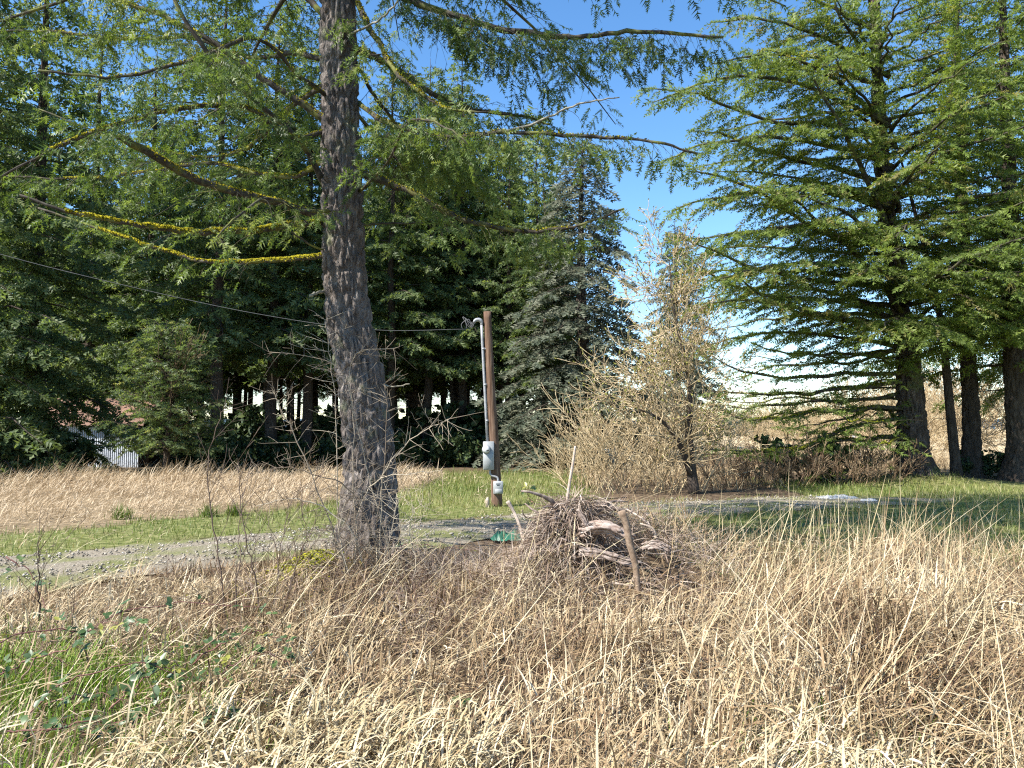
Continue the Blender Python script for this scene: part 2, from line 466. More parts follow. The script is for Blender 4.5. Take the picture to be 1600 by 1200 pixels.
x2 = nt.nodes.new('ShaderNodeMixRGB'); nt.links.new(ah.outputs['Fac'], x2.inputs[0]); nt.links.new(x1.outputs[0], x2.inputs[1]); nt.links.new(rt.outputs[0], x2.inputs[2])
nt.links.new(x2.outputs[0], b.inputs['Base Color']); b.inputs['Roughness'].default_value = .95; b.inputs['Specular IOR Level'].default_value = .1
bp = nt.nodes.new('ShaderNodeBump'); bp.inputs['Distance'].default_value = .03; nt.links.new(n1.outputs[0], bp.inputs['Height']); nt.links.new(bp.outputs[0], b.inputs['Normal'])
ground = mb.build('ground', m, smooth=True); ground['kind'] = 'structure'


def lawn_in(x, y):
    beyond = sstep(-.2, .4, y - np.interp(x, FAR_X, FAR_Y)) * sstep(32, 28, y) * sstep(2.6, 1.4, x - (y - 18) * .05)
    nearside = sstep(1.2, 2.4, x) * sstep(7.8, 9.0, y) * sstep(.2, -.4, y - np.interp(x, NEAR_X, NEAR_Y) - 30 * sstep(7, 9, x)) * sstep(27, 23, y)
    left = sstep(-2.2, -3.2, x) * sstep(6.2, 4.5, y) * .75
    return np.clip(np.maximum(np.maximum(beyond, nearside), left), 0, 1) * (1 - hay_in(x, y)) * (1 - road_in(x, y))


for nm, val in (('green', lawn_in(X, Y)), ('hay', np.maximum(hay_in(X, Y) * .35, sstep(28, 34, Y) * sstep(2, 6, X)))):
    a_ = ground.data.attributes.new(nm, 'FLOAT', 'POINT'); a_.data.foreach_set('value', val.ravel().astype(np.float32))

# gravel drive: a sheet a little above the ground, edges uneven
xs = np.linspace(-16, 10.4, 170)
rows = 22
V, Qd = [], []
for i, x in enumerate(xs):
    y0 = np.interp(x, NEAR_X, NEAR_Y) - .12 + (vnoise(x, 0, 1.7, 31) - .5) * .7 + (vnoise(x, 0, 6, 32) - .5) * .25
    y1 = np.interp(x, FAR_X, FAR_Y) + (vnoise(x, 9, 1.7, 33) - .5) * .7 + (vnoise(x, 9, 6, 34) - .5) * .25
    e = max(0, (x - 8.5) / 1.9); y0, y1 = y0 + (y1 - y0) * .45 * e, y1 - (y1 - y0) * .45 * e
    for j in range(rows):
        t = j / (rows - 1); yy = y0 + (y1 - y0) * t
        V.append((x, yy, float(hgt(x, yy)) + .006 + .05 * math.sin(math.pi * t) ** .5 * (.7 + .6 * float(vnoise(x, yy, 2.2, 35))) * (1 - .5 * math.exp(-((t - .3) / .09) ** 2) - .5 * math.exp(-((t - .72) / .09) ** 2)) - .002))
for i in range(len(xs) - 1):
    for j in range(rows - 1):
        a = i * rows + j; Qd.append((a, a + rows, a + rows + 1, a + 1))
mb = MB(); mb.add(V, None, Qd, 0)
mg = noise_mat('gravel', [(.3, (.12, .10, .072)), (.5, (.24, .205, .155)), (.68, (.36, .315, .245))], (1, 1, 1), 30, detail=8, rough=.95, bump=.9, bdist=.03, layer=((.16, .165, .065), 1.1, .46, .60))
road = mb.build('gravel_road', mg, smooth=True); road['kind'] = 'structure'

# loose stones lying on the drive
rg = np.random.RandomState(3)
N = 26000
sx = rg.uniform(-9, 8, N); sy = rg.uniform(5, 20, N)
k = (road_in(sx, sy) > rg.rand(N) * .9 + .05) & (np.abs(sx) < sy * .72)
sx, sy = sx[k], sy[k]
OCT = (np.array([(1, 0, 0), (0, 1, 0), (-1, 0, 0), (0, -1, 0), (.1, .1, .75), (0, 0, -.6)], float), np.array([(0, 1, 4), (1, 2, 4), (2, 3, 4), (3, 0, 4), (1, 0, 5), (2, 1, 5), (3, 2, 5), (0, 3, 5)]))
n = len(sx)
mb = MB()
place(mb, OCT, np.stack([sx, sy, hgt(sx, sy) + .05], 1), norm(rg.randn(n, 3) * [1, 1, .3]), norm(rg.randn(n, 3) * .35 + [0, 0, 1]), rg.uniform(.008, .026, n) * (1 + .6 * (rg.rand(n) > .95)), rg.rand(n))
tag(mb.build('gravel', M['stone']), 'loose grey gravel stones scattered over the drive', 'gravel', kind='stuff')


# ------------------------------------------------------------------ blades
def blades(mb, root, L, w, az, th0, bend, rnd, K=5, kink=None, rs=None, roll=.9):
    """curved tapering strips: th = tilt from vertical, growing by bend along the blade"""
    n = len(root)
    t = np.linspace(0, 1, K)
    th = th0[:, None] + bend[:, None] * t[None, 1:] ** 1.4
    if kink is not None:
        th = th + kink[:, None] * (t[None, 1:] > rs.uniform(.3, .75, n)[:, None])
    h = np.stack([np.cos(az), np.sin(az), np.zeros(n)], 1)
    side = np.stack([-np.sin(az), np.cos(az), np.zeros(n)], 1)
    step = (np.sin(th)[..., None] * h[:, None] + np.cos(th)[..., None] * np.array([0, 0, 1.0])) * (L[:, None, None] / (K - 1))
    P = np.concatenate([root[:, None], root[:, None] + np.cumsum(step, 1)], 1)
    ra = rs.uniform(-roll, roll, n) if rs is not None else np.zeros(n)
    nrm = np.stack([np.zeros(n), np.zeros(n), np.ones(n)], 1)
    sv = side * np.cos(ra)[:, None] + (nrm * .8 + h * .6) * np.sin(ra)[:, None]
    wd = w[:, None] * np.array([.75, 1, .9, .65, .08] if K == 5 else ([.8, 1, .7, .08] if K == 4 else [1, .8, .08]))[None]
    A = P - sv[:, None] * wd[..., None] / 2; Bv = P + sv[:, None] * wd[..., None] / 2
    V = np.stack([A, Bv], 2).reshape(n, K * 2, 3)
    q = np.array([(2 * i, 2 * i + 1, 2 * i + 3, 2 * i + 2) for i in range(K - 1)])
    mb.add(V.reshape(-1, 3), None, (np.arange(n)[:, None, None] * 2 * K + q[None]).reshape(-1, 4), np.repeat(np.clip(rnd, 0, 1), 2 * K))


def scatter(rs, n, x0, x1, y0, y1, dens=None, near_bias=0.0, wedge=.75):
    x = rs.uniform(x0, x1, n); y = rs.uniform(0, 1, n) ** (1 + near_bias) * (y1 - y0) + y0
    k = np.abs(x) < y * wedge + .3
    if dens is not None:
        k &= rs.rand(n) < dens(x, y)
    return x[k], y[k]


def fore_in(x, y):
    far = np.where(x < .3, np.interp(x, NEAR_X, NEAR_Y) - .95 + .45 * sstep(-3.6, -1.8, x), 7.3 + .9 * vnoise(x, y, 1, 3) + 1.2 * sstep(2.0, 1.0, x))
    far = np.minimum(far, 9.6)
    d = sstep(.5, -.2, y - far)
    d *= 1 - .6 * np.exp(-((x + 2.25) / .35) ** 2 - ((y - 8.2) / .5) ** 2)
    d *= 1 - .97 * np.exp(-(((x - 1.2) / .75) ** 2 + ((y - 6.85) / .55) ** 2) ** 2)
    return d


def left_green(x, y):
    return sstep(-.8, -2.0, x - (y - 3.5) * -.25) * sstep(6.4, 5.4, y)


rs = np.random.RandomState(11)
# standing and fallen stalks
mb = MB()
x, y = scatter(rs, 95000, -7.5, 7.5, 2.7, 9.6, lambda x, y: fore_in(x, y) * (1 - .72 * left_green(x, y)) * (.10 + 1.5 * vnoise(x, y, 2.3, 21) ** 1.6) * (.70 + .30 * sstep(-.5, 2, x)))
n = len(x); H = straw_h(x, y)
lean = rs.rand(n)
flat = rs.rand(n) < .55
th0 = np.where(flat, rs.uniform(.7, 1.35, n), np.abs(rs.normal(.0, .28, n)) + .05)
az = rs.uniform(-np.pi, np.pi, n); az = np.where(rs.rand(n) < .7, .35 + (vnoise(x, y, 1.4, 25) - .5) * 5.5 + rs.normal(0, .45, n), az)
L = H * rs.uniform(.55, 1.35, n) * np.where(flat, 1.15, 1)
z0 = hgt(x, y) + np.where(flat, H * rs.uniform(0, .75, n), 0)
patch = (vnoise(x, y, 1.1, 41) - .5) * .7 + (vnoise(x, y, 3.7, 42) - .5) * .5
blades(mb, np.stack([x, y, z0], 1), L, rs.uniform(.0035, .0075, n), az, th0, rs.normal(.5, .5, n), rs.beta(2, 2, n) + patch, 5, np.where(rs.rand(n) < .45, rs.uniform(-1.4, 2.0, n), 0), rs)
tag(mb.build('dry_grass', M['straw']), 'tall tangled dry straw grass filling the foreground', 'grass', kind='stuff')
print('stalks', n)
# dead leaves of the grass, curled, at all heights of the mat
mb = MB()
x, y = scatter(rs, 128000, -7.5, 7.5, 2.7, 9.6, lambda x, y: fore_in(x, y) * (1 - .72 * left_green(x, y)) * (.08 + 1.5 * vnoise(x, y, 2.6, 22) ** 1.7) * (.55 + .45 * sstep(9, 4, y)))
n = len(x); H = straw_h(x, y)
patch = (vnoise(x, y, 1.1, 41) - .5) * .7 + (vnoise(x, y, 3.7, 42) - .5) * .5
z0 = hgt(x, y) + H * rs.beta(2.2, 1.6, n) * .9
blades(mb, np.stack([x, y, z0], 1), rs.uniform(.07, .26, n), rs.uniform(.006, .014, n), np.where(rs.rand(n) < .5, .3 + (vnoise(x, y, 1.4, 25) - .5) * 5.5 + rs.normal(0, .7, n), rs.uniform(-np.pi, np.pi, n)), rs.uniform(.1, 1.3, n), rs.normal(.9, .9, n), rs.beta(1.5, 1.5, n) + patch, 4, None, rs)
tag(mb.build('dry_grass_leaves', M['straw']), 'curled dead grass leaves matted among the straw stalks', 'grass', kind='stuff')
print('leaves', n)
# grey weathered thatch over the mound and at the fir's foot
mb = MB()
x, y = scatter(rs, 60000, -3.2, 3.4, 5.2, 9.4, lambda x, y: np.clip(np.exp(-((x - .6) / 1.3) ** 2 - ((y - 7.2) / 1.0) ** 2) + .7 * np.exp(-((x + .6) / 1.3) ** 2 - ((y - 8.2) / .8) ** 2), 0, 1) * (1 - .9 * np.exp(-((x + 2.2) / .4) ** 2 - ((y - 8.2) / .5) ** 2)) * (1 - .85 * np.exp(-(((x - 1.2) / .55) ** 2 + ((y - 6.9) / .4) ** 2) ** 2)))
n = len(x)
z0 = hgt(x, y) + rs.uniform(0, .28, n) * (.6 + .5 * sstep(.2, .5, hgt(x, y)))
az = np.arctan2(y - 7.35, x - .75) + rs.normal(0, .9, n)
blades(mb, np.stack([x, y, z0], 1), rs.uniform(.15, .55, n), rs.uniform(.004, .009, n), az, rs.uniform(.5, 1.7, n), rs.uniform(.0, 1.3, n), rs.beta(2, 2, n), 4, None, rs)
tag(mb.build('weathered_thatch', M['straw_grey']), 'grey brown matted thatch over the debris mound and tree foot', 'thatch', kind='stuff')
print('thatch', n)
mb = MB()
x, y = scatter(rs, 15000, -7.0, 7.0, 2.7, 9.4, lambda x, y: fore_in(x, y) * (.15 + .9 * np.exp(-((x + .7) / 1.7) ** 2 - ((y - 6.6) / 1.7) ** 2) + .5 * (vnoise(x, y, 1.2, 28) > .6)))
n = len(x); H = straw_h(x, y)
blades(mb, np.stack([x, y, hgt(x, y) + H * rs.uniform(.05, .8, n)], 1), rs.uniform(.12, .5, n), rs.uniform(.003, .007, n), rs.uniform(-np.pi, np.pi, n), rs.uniform(.2, 1.7, n), rs.normal(.2, .5, n), rs.beta(1.6, 2, n), 4, None, rs)
tag(mb.build('dead_stems', M['dead_stem']), 'dark reddish brown dead stems tangled through the straw', 'stems', kind='stuff')
# bleached broad curling blades, bottom left of centre and bottom right
mb = MB()
x, y = scatter(rs, 16000, -2.6, 3.8, 2.7, 4.3, lambda x, y: np.clip(sstep(-2.0, -1.5, x) * sstep(.2, -.5, x) * sstep(4.25, 3.9, y) + .25 * sstep(.2, 1.0, x) * sstep(3.9, 3.4, y), 0, 1) * (.3 + .9 * vnoise(x, y, 3, 51)))
n = len(x)
z0 = hgt(x, y) + rs.uniform(.05, .33, n)
blades(mb, np.stack([x, y, z0], 1), rs.uniform(.12, .34, n), rs.uniform(.006, .013, n), rs.normal(.25, 1.1, n), rs.uniform(0, .5, n), rs.uniform(1.0, 2.6, n), rs.beta(2.2, 1.6, n), 5, None, rs, .6)
tag(mb.build('bleached_grass', M['straw_pale']), 'bleached broad grass blades arching over at the bottom edge', 'grass', kind='stuff')
# long ragged stalks that rise over the rest on the right, and a few long diagonal ones
mb = MB()
x, y = scatter(rs, 640, 1.6, 6.5, 4.6, 8.2, lambda x, y: .7 * sstep(1.6, 2.6, x))
n = len(x)
blades(mb, np.stack([x, y, hgt(x, y)], 1), rs.uniform(.6, 1.2, n), rs.uniform(.005, .009, n), rs.uniform(-np.pi, np.pi, n), np.abs(rs.normal(.12, .15, n)), rs.normal(.25, .35, n), rs.beta(3, 1.6, n), 5, np.where(rs.rand(n) < .35, rs.uniform(.6, 2.2, n), 0), rs)
x, y = scatter(rs, 420, -5, 4, 3.6, 8.0, lambda x, y: fore_in(x, y))
n = len(x)
blades(mb, np.stack([x, y, hgt(x, y) + straw_h(x, y) * .55], 1), rs.uniform(.6, 1.2, n), rs.uniform(.005, .009, n), rs.normal(.3, .35, n), rs.uniform(.6, 1.3, n), rs.normal(.15, .3, n), rs.beta(3, 1.6, n), 5, None, rs)
tag(mb.build('long_grass_stalks', M['straw_pale']), 'long pale grass stalks rising above the straw', 'grass', kind='stuff')
# green blades
mb = MB()
x, y = scatter(rs, 36000, -5, 4.5, 2.7, 6.4, lambda x, y: np.clip(left_green(x, y) * (.25 + vnoise(x, y, 1.6, 61)) + .10 * sstep(3.6, 3.0, y) + .35 * np.exp(-((x - 1.6) / .5) ** 2 - ((y - 4.0) / .35) ** 2) + .3 * sstep(2.2, 2.8, x) * sstep(4.6, 4.0, y), 0, 1))
n = len(x)
blades(mb, np.stack([x, y, hgt(x, y)], 1), rs.uniform(.10, .42, n), rs.uniform(.004, .010, n), rs.uniform(-np.pi, np.pi, n), np.abs(rs.normal(0, .3, n)), rs.uniform(.2, 1.4, n), rs.rand(n), 4, None, rs)
tag(mb.build('green_grass', M['grass_bright']), 'fresh green grass blades coming up through the straw', 'grass', kind='stuff')
# short lawn beyond and beside the drive
mb = MB()
x, y = scatter(rs, 150000, -14, 14, 8.5, 31, lambda x, y: np.clip(lawn_in(x, y) * (.25 + .9 * vnoise(x, y, .7, 71)) * sstep(40, 12, y) + .16 * road_in(x, y) * (vnoise(x, y, .9, 72) > .5) + 1.2 * road_in(x, y) * (1 - road_in(x, y)), 0, 1))
n = len(x); sc = 1 + (y - 9) * .05
blades(mb, np.stack([x, y, hgt(x, y)], 1), rs.uniform(.05, .15, n) * sc, rs.uniform(.006, .012, n) * sc, rs.uniform(-np.pi, np.pi, n), np.abs(rs.normal(.15, .35, n)), rs.uniform(.1, 1.0, n), rs.beta(2, 2, n) + .5 * (vnoise(x, y, .6, 73) - .5), 3, None, rs)
tag(mb.build('lawn_grass', M['grass']), 'short green grass beside and beyond the drive', 'grass', kind='stuff')
print('lawn', n)
# pinkish hay band along the wood
mb = MB()
x, y = scatter(rs, 62000, -20, -.5, 9, 27, lambda x, y: np.clip(hay_in(x, y) * (.3 + 1.0 * vnoise(x, y, .7, 81)) + .30 * lawn_in(x, y) * (vnoise(x, y, 1.3, 83) > .66), 0, 1))
n = len(x); sc = 1 + (y - 12) * .04
blades(mb, np.stack([x, y, hgt(x, y) + rs.uniform(0, .18, n)], 1), rs.uniform(.2, .6, n) * (.6 + .7 * sstep(15, 25, y)) * (.35 + 1.2 * vnoise(x, y, .9, 82)) * (.35 + .65 * hay_in(x, y)), rs.uniform(.008, .015, n) * sc, rs.normal(.1, 1.0, n), rs.uniform(.35, 1.25, n), rs.uniform(.0, 1.0, n), rs.beta(2, 2, n), 4, None, rs)
tag(mb.build('hay_grass', M['straw_pink']), 'pinkish dry hay grass band leaning along the wood edge', 'grass', kind='stuff')
# far tan field grass, right
mb = MB()
x, y = scatter(rs, 20000, 2, 24, 21, 48, lambda x, y: sstep(21, 23, y) * sstep(.06, .12, x / y) * (1 - sstep(7, 8.5, x) * sstep(31, 28, y)) * (.4 + .6 * vnoise(x, y, .5, 91)), .6)
n = len(x)
blades(mb, np.stack([x, y, hgt(x, y)], 1), rs.uniform(.3, .8, n), rs.uniform(.012, .024, n), rs.uniform(-np.pi, np.pi, n), rs.uniform(.1, .8, n), rs.uniform(.0, .9, n), rs.beta(2, 2, n), 3, None, rs)
tag(mb.build('field_grass', M['straw']), 'tan standing grass of the open field behind the bare tree', 'grass', kind='stuff')

# ------------------------------------------------------------------ foliage templates
def sprig(n, L, out, wid, fwd, seed, zj=.25):
    r = np.random.RandomState(seed); V = []; T = []
    for i in range(n):
        yy = (i + .3) / n * L
        for s in (-1, 1):
            o = out * (1 - .45 * (i / n) ** 2) * r.uniform(.7, 1.15)
            b0 = (0, yy - wid / 2, 0); b1 = (0, yy + wid / 2, 0)
            tip = (s * o * math.cos(fwd), yy + o * math.sin(fwd) + r.uniform(-.1, .1) * o, o * r.uniform(-zj, zj) * 2)
            k = len(V); V += [b0, b1, tip]; T.append((k, k + 1, k + 2))
    k = len(V); V += [(-wid * .6, L * .9, 0), (wid * .6, L * .9, 0), (0, L * 1.18, 0)]; T.append((k, k + 1, k + 2))
    return np.array(V), np.array(T)


NEAR_SPRIGS = [sprig(9, 1, .27, .105, .65, s, .7) for s in range(3)]
MID_SPRIGS = [sprig(5, 1, .36, .16, .7, s + 10, .45) for s in range(3)]
FAR_SPRIGS = [sprig(3, 1, .48, .26, .65, s + 20, .5) for s in range(3)]


def put_sprigs(mb, S, temps, rs, base=.5, spread=.5):
    if not S:
        return
    P = np.array([s[0] for s in S]); D = np.array([s[1] for s in S]); U = np.array([s[2] for s in S]); L = np.array([s[3] for s in S])
    R = np.clip(base + (rs.rand(len(S)) - .5) * spread * 2, 0, 1)
    pick = rs.randint(0, len(temps), len(S))
    for i, T in enumerate(temps):
        k = pick == i
        place(mb, T, P[k], D[k], U[k], L[k], R[k])


ZU = np.array([0, 0, 1.0])


def fir_branch(rs, P, r0, r1, gap, llen, droop, slen, sgap, t0=.12, ang=.95, sub=0.0, bare=0.0, prof=None, wood_min=.003, hang=.35, tilt=.5):
    """one limb: returns wood segments and needle sprays; laterals on both sides, optional hanging sub-twigs"""
    n = len(P); W = []; S = []
    seg = np.linalg.norm(np.diff(P, axis=0), axis=1); cum = np.concatenate([[0], np.cumsum(seg)]); Lt = cum[-1]
    s = Lt * t0; side = 1
    while s < Lt:
        t = s / Lt
        i = min(np.searchsorted(cum, s) - 1, n - 2); i = max(i, 0); f = (s - cum[i]) / seg[i]
        p = P[i] * (1 - f) + P[i + 1] * f; T = (P[i + 1] - P[i]) / seg[i]
        sv = np.cross(T, ZU); sv /= (np.linalg.norm(sv) + 1e-6)
        a = ang * rs.uniform(.7, 1.25)
        pr = prof(t) if prof else min(1, .45 + 1.6 * t) * (1 - .8 * max(0, t - .45) / .55)
        l = llen * pr * rs.uniform(.55, 1.2)
        d = T * math.cos(a) + sv * side * math.sin(a) + ZU * rs.uniform(-.25, .25)
        d /= np.linalg.norm(d)
        m = 4; Q = [p + d * l * u - ZU * droop * l * u * u + rs.randn(3) * .02 * l for u in np.linspace(0, 1, m + 1)]
        rr = max(wood_min, l * .009)
        for k in range(m):
            W.append((Q[k], Q[k + 1], rr * (1 - .8 * k / m), max(rr * (1 - .8 * (k + 1) / m), wood_min * .5)))
        dead = rs.rand() < bare
        if not dead:
            ns = max(1, int(l / sgap))
            for j in range(ns):
                u = (j + rs.uniform(.1, .9)) / ns
                if u < .12: continue
                k = min(int(u * m), m - 1); g = u * m - k
                q = Q[k] * (1 - g) + Q[k + 1] * g; tt = Q[k + 1] - Q[k]; tt = tt / (np.linalg.norm(tt) + 1e-9)
                s2 = np.cross(tt, ZU); s2 /= (np.linalg.norm(s2) + 1e-6)
                for sd_ in ((1, -1) if sub <= 0 else ((1,) if j % 2 else (-1,))):
                    dd = tt * .75 + s2 * sd_ * rs.uniform(.4, .9) - ZU * rs.uniform(-.1, hang * 2)
                    dd /= np.linalg.norm(dd)
                    up = ZU + rs.randn(3) * tilt
                    if sub > 0:
                        sl = sub * rs.uniform(.4, 1.2) * (1.1 - .5 * u)
                        Q2 = [q + dd * sl * v - ZU * hang * sl * v * v for v in (0, .5, 1)]
                        W.append((Q2[0], Q2[1], wood_min, wood_min * .8)); W.append((Q2[1], Q2[2], wood_min * .8, wood_min * .4))
                        kk = max(2, int(sl / slen * 2.4))
                        for w in range(kk):
                            v = (w + .6) / kk
                            qq = Q2[0] * (1 - v) + Q2[2] * v
                            d3 = dd + rs.randn(3) * .55 - ZU * .1 + s2 * (.6 if w % 2 else -.6)
                            S.append((qq, d3 / np.linalg.norm(d3), up, slen * rs.uniform(.6, 1.2)))
                        S.append((Q2[2], dd - ZU * hang * .6, up, slen))
                    else:
                        S.append((q, dd, up, slen * rs.uniform(.6, 1.2)))
            S.append((Q[-1], (Q[-1] - Q[-2]) / (np.linalg.norm(Q[-1] - Q[-2]) + 1e-9), ZU + rs.randn(3) * .3, slen * rs.uniform(.8, 1.2)))
        s += gap * rs.uniform(.55, 1.45); side = -side
    return W, S


MOSS_T = (np.array([(-.5, 0, 0), (.5, 0, 0), (0, 1.0, .1), (0, .3, .5)]), np.array([(0, 1, 2), (0, 2, 3), (1, 3, 2)]))


def moss_on(mb, P, R, rs, per_m, t0, t1, size):
    """small tufts of moss over the upper side of a limb"""
    n = len(P); Lt = np.sum(np.linalg.norm(np.diff(P, axis=0), axis=1)); c = int(per_m * Lt * (t1 - t0))
    t = rs.uniform(t0, t1, c)
    t = t[rs.rand(c) < .25 + .75 * (vnoise(t * 14, t * 0 + 3, 1, int(per_m) % 17) > .36)]
    c = len(t); f = t * (n - 1); i = np.clip(f.astype(int), 0, n - 2); g = (f - i)[:, None]
    p = P[i] * (1 - g) + P[i + 1] * g; T = norm(P[i + 1] - P[i])
    sv = norm(np.cross(T, ZU)); up = np.cross(sv, T)
    a = rs.normal(0, .75, c)[:, None]
    o = sv * np.sin(a) + up * np.cos(a)
    rr = np.interp(f, np.arange(n), R)[:, None]
    place(mb, MOSS_T, p + o * rr * .92, norm(T * rs.choice([-1, 1], c)[:, None] + o * rs.uniform(.2, 1.2, c)[:, None] + rs.randn(c, 3) * .4), o, size * rs.uniform(.6, 1.4, c), rs.rand(c))


# ------------------------------------------------------------------ the near fir
def bark_trunk(mb, axis_pts, radii, zfine, rows_f, rows_c, sides, depth, cell, seed, flare=0.0):
    """trunk skin with furrowed plates pushed in and out"""
    ap = np.array(axis_pts, float); zz = ap[:, 2]
    zs = np.concatenate([np.linspace(zz[0], zfine, rows_f), np.linspace(zfine, zz[-1], rows_c + 1)[1:]])
    a = np.arange(sides) * 2 * np.pi / sides
    sp = lambda col: np.interp(zs, zz, col)
    cx, cy, rr = sp(ap[:, 0]), sp(ap[:, 1]), sp(np.array(radii))
    ker = np.ones(9) / 9
    sm = lambda v: np.concatenate([v[:4], np.convolve(v, ker, 'valid'), v[-4:]])
    cx, cy, rr = sm(cx), sm(cy), sm(rr)
    V = np.zeros((len(zs), sides, 3)); Rn = np.zeros((len(zs), sides))
    for i, z in enumerate(zs):
        for j in range(sides):
            ca, sa = math.cos(a[j]), math.sin(a[j])
            w = noise.noise(Vector((ca * 2, sa * 2, z * 3 + seed))) * .05
            q = Vector(((ca + w) * rr[i] / cell, (sa - w) * rr[i] / cell, z / cell * .22 + seed + w * 3))
            dist, _ = noise.voronoi(q)
            e = min(1.0, (dist[1] - dist[0]) * 2.2)
            e = e * e * (3 - 2 * e)
            fine = noise.noise(Vector((ca * rr[i] * 40, sa * rr[i] * 40, z * 14 + seed)))
            big = noise.noise(Vector((ca * 1.2, sa * 1.2, z * .9 + seed * 2)))
            fl = flare * math.exp(-max(0, z - zz[0]) / .35) * (1 + .5 * math.sin(a[j] * 5 + seed))
            r = rr[i] + depth * (e - .6) + depth * .38 * fine + rr[i] * .05 * big + fl
            V[i, j] = (cx[i] + ca * r, cy[i] + sa * r, z)
    m = len(zs); ii = np.arange(m - 1)[:, None] * sides; jj = np.arange(sides)[None]; j2 = (jj + 1) % sides
    mb.add(V.reshape(-1, 3), None, np.stack([ii + jj, ii + j2, ii + sides + j2, ii + sides + jj], -1).reshape(-1, 4), .5)


DT = 9.0
prof_px = [(572, 905, 118), (574, 860, 96), (577, 800, 86), (578, 740, 80), (577, 700, 78), (570, 640, 76), (563, 590, 74), (553, 540, 73), (545, 500, 71), (540, 450, 68), (537, 400, 66), (535, 330, 63), (532, 200, 60), (530, 100, 57), (527, 0, 54), (525, -120, 51)]
ax_, ra_ = [], []
for px, py, w in prof_px:
    p = at(px, py, DT); ax_.append(p); ra_.append(w / 2 * DT / F * .97)
FIR = np.array([ax_[0][0], DT, 0.0])
ax_[0][2] = min(ax_[0][2], -.05)
top = ax_[-1]
for k, (dz, r) in enumerate([(3, .17), (7, .12), (11, .07), (14.5, .02)]):
    ax_.append(top + np.array([-.03 * dz, .0, dz])); ra_.append(r)
fir = thing('fir_tree', 'large near fir with furrowed grey trunk and mossy lower limbs beside the drive', 'tree', FIR)
mb = MB(); bark_trunk(mb, ax_, ra_, 7.0, 430, 40, 120, .048, .056, 3.3, .12)
fir_trunk = mb.build('trunk', M['bark_near'], fir, False, FIR)
rsF = np.random.RandomState(5)


def limb(ctrl, r0, r1, fol=1.0, moss=0.0, mat='limb', dead=False, yaw=None, sub=.20, llen=.75, label=None, cut=False, t0=.12, gap=.088, droop=.45):
    """ctrl: (px, py, depth) points traced along a limb of the near fir"""
    P = resample([at(*c) for c in ctrl], max(10, 4 * len(ctrl)), .012, rsF)
    make_limb(P, r0, r1, fol, moss, mat, dead, sub, llen, label, t0, gap, droop)


def make_limb(P, r0, r1, fol=1.0, moss=0.0, mat='limb', dead=False, sub=.20, llen=.75, label=None, t0=.12, gap=.088, droop=.45, coarse=False):
    R = np.linspace(r0, r1, len(P)) * 1.2 * (1 + .12 * (rsF.rand(len(P)) - .5))
    wb = MB(); tube(wb, P, R, 8, .5, True, .12, 3)
    if coarse:
        W, S = fir_branch(rsF, P, r0, r1, .13 if coarse == 2 else .24, llen, droop, .20 if coarse == 2 else .42, .10 if coarse == 2 else .2, t0, hang=.4, tilt=.6)
    else:
        W, S = fir_branch(rsF, P, r0, r1, gap / max(fol, .5), llen * (1 if not dead else .6), droop, .165, .085, t0, sub=sub, bare=1.0 if dead else .12, hang=.32, tilt=.8)
    if fol <= 0 and not dead: W, S = [], []
    if fol < 1 and S:
        S = [s for s in S if rsF.rand() < min(1, fol + .25)]
    if coarse != 1:
        S = [q for q in S if noise.noise(Vector(q[0]) * 2.1) > -.16 + .2 * rsF.rand() - .1]
    segs(wb, W, 3, .5)
    o = wb.build('branch', M[mat], fir, True, FIR)
    if label: o['label'] = label
    if S:
        fb = MB(); put_sprigs(fb, S, MID_SPRIGS if coarse == 1 else NEAR_SPRIGS, rsF, .25 + .45 * rsF.rand(), .45)
        fb.build('needles', M['fir_near'], o, False, FIR, True)
    if moss > 0:
        ms = MB(); moss_on(ms, P, R, rsF, 1500 * moss, .0, .85, .019)
        ms.build('moss', M['moss'], o, False, FIR, True)
    return o


limb([(512, 348, 9), (455, 352, 8.75), (400, 360, 8.5), (340, 362, 8.3), (290, 362, 8.1), (220, 352, 7.9), (150, 340, 7.8), (90, 326, 7.7), (30, 305, 7.6)], .034, .012, .45, 1.5, label='long lower limb covered in yellow moss', t0=.1, gap=.17, llen=.6)
limb([(512, 400, 9), (460, 404, 9.2), (400, 409, 9.4), (320, 408, 9.5), (270, 395, 9.6), (220, 380, 9.6), (150, 355, 9.7), (60, 325, 9.8)], .026, .01, .35, 1.3, label='lowest mossy limb with sparse needles', gap=.17, llen=.55)
limb([(512, 342, 8.95), (440, 318, 8.5), (375, 302, 8.1), (300, 278, 7.7), (240, 243, 7.4), (184, 211, 7.1)], .036, .030, .25, .25, label='thick limb sawn off at its end', t0=.15)
limb([(510, 300, 9), (490, 255, 8.8), (469, 221, 8.6), (412, 169, 8.3), (360, 124, 8.1), (319, 75, 7.9), (277, 11, 7.8), (262, -60, 7.8)], .030, .016, .5, 0, sub=.22)
limb([(515, 195, 9), (470, 160, 8.9), (410, 122, 8.8), (340, 70, 8.7), (270, 32, 8.7), (180, 0, 8.7), (60, -30, 8.8)], .040, .014, .8, .12)
limb([(505, 92, 9), (455, 84, 9.3), (390, 90, 9.7), (300, 60, 10), (180, 60, 10.4), (60, 48, 10.6), (-40, 52, 10.8)], .028, .01, .8, .1)
limb([(510, 205, 9), (455, 215, 8.4), (390, 170, 7.9), (300, 168, 7.5), (200, 190, 7.2), (90, 230, 7.0), (-20, 290, 6.9)], .024, .008, .7, .3)
limb([(512, 130, 9), (480, 150, 9.6), (440, 180, 10.3), (380, 235, 10.8), (300, 245, 11), (180, 215, 11.3), (60, 170, 11.6)], .028, .008, .9, .3)
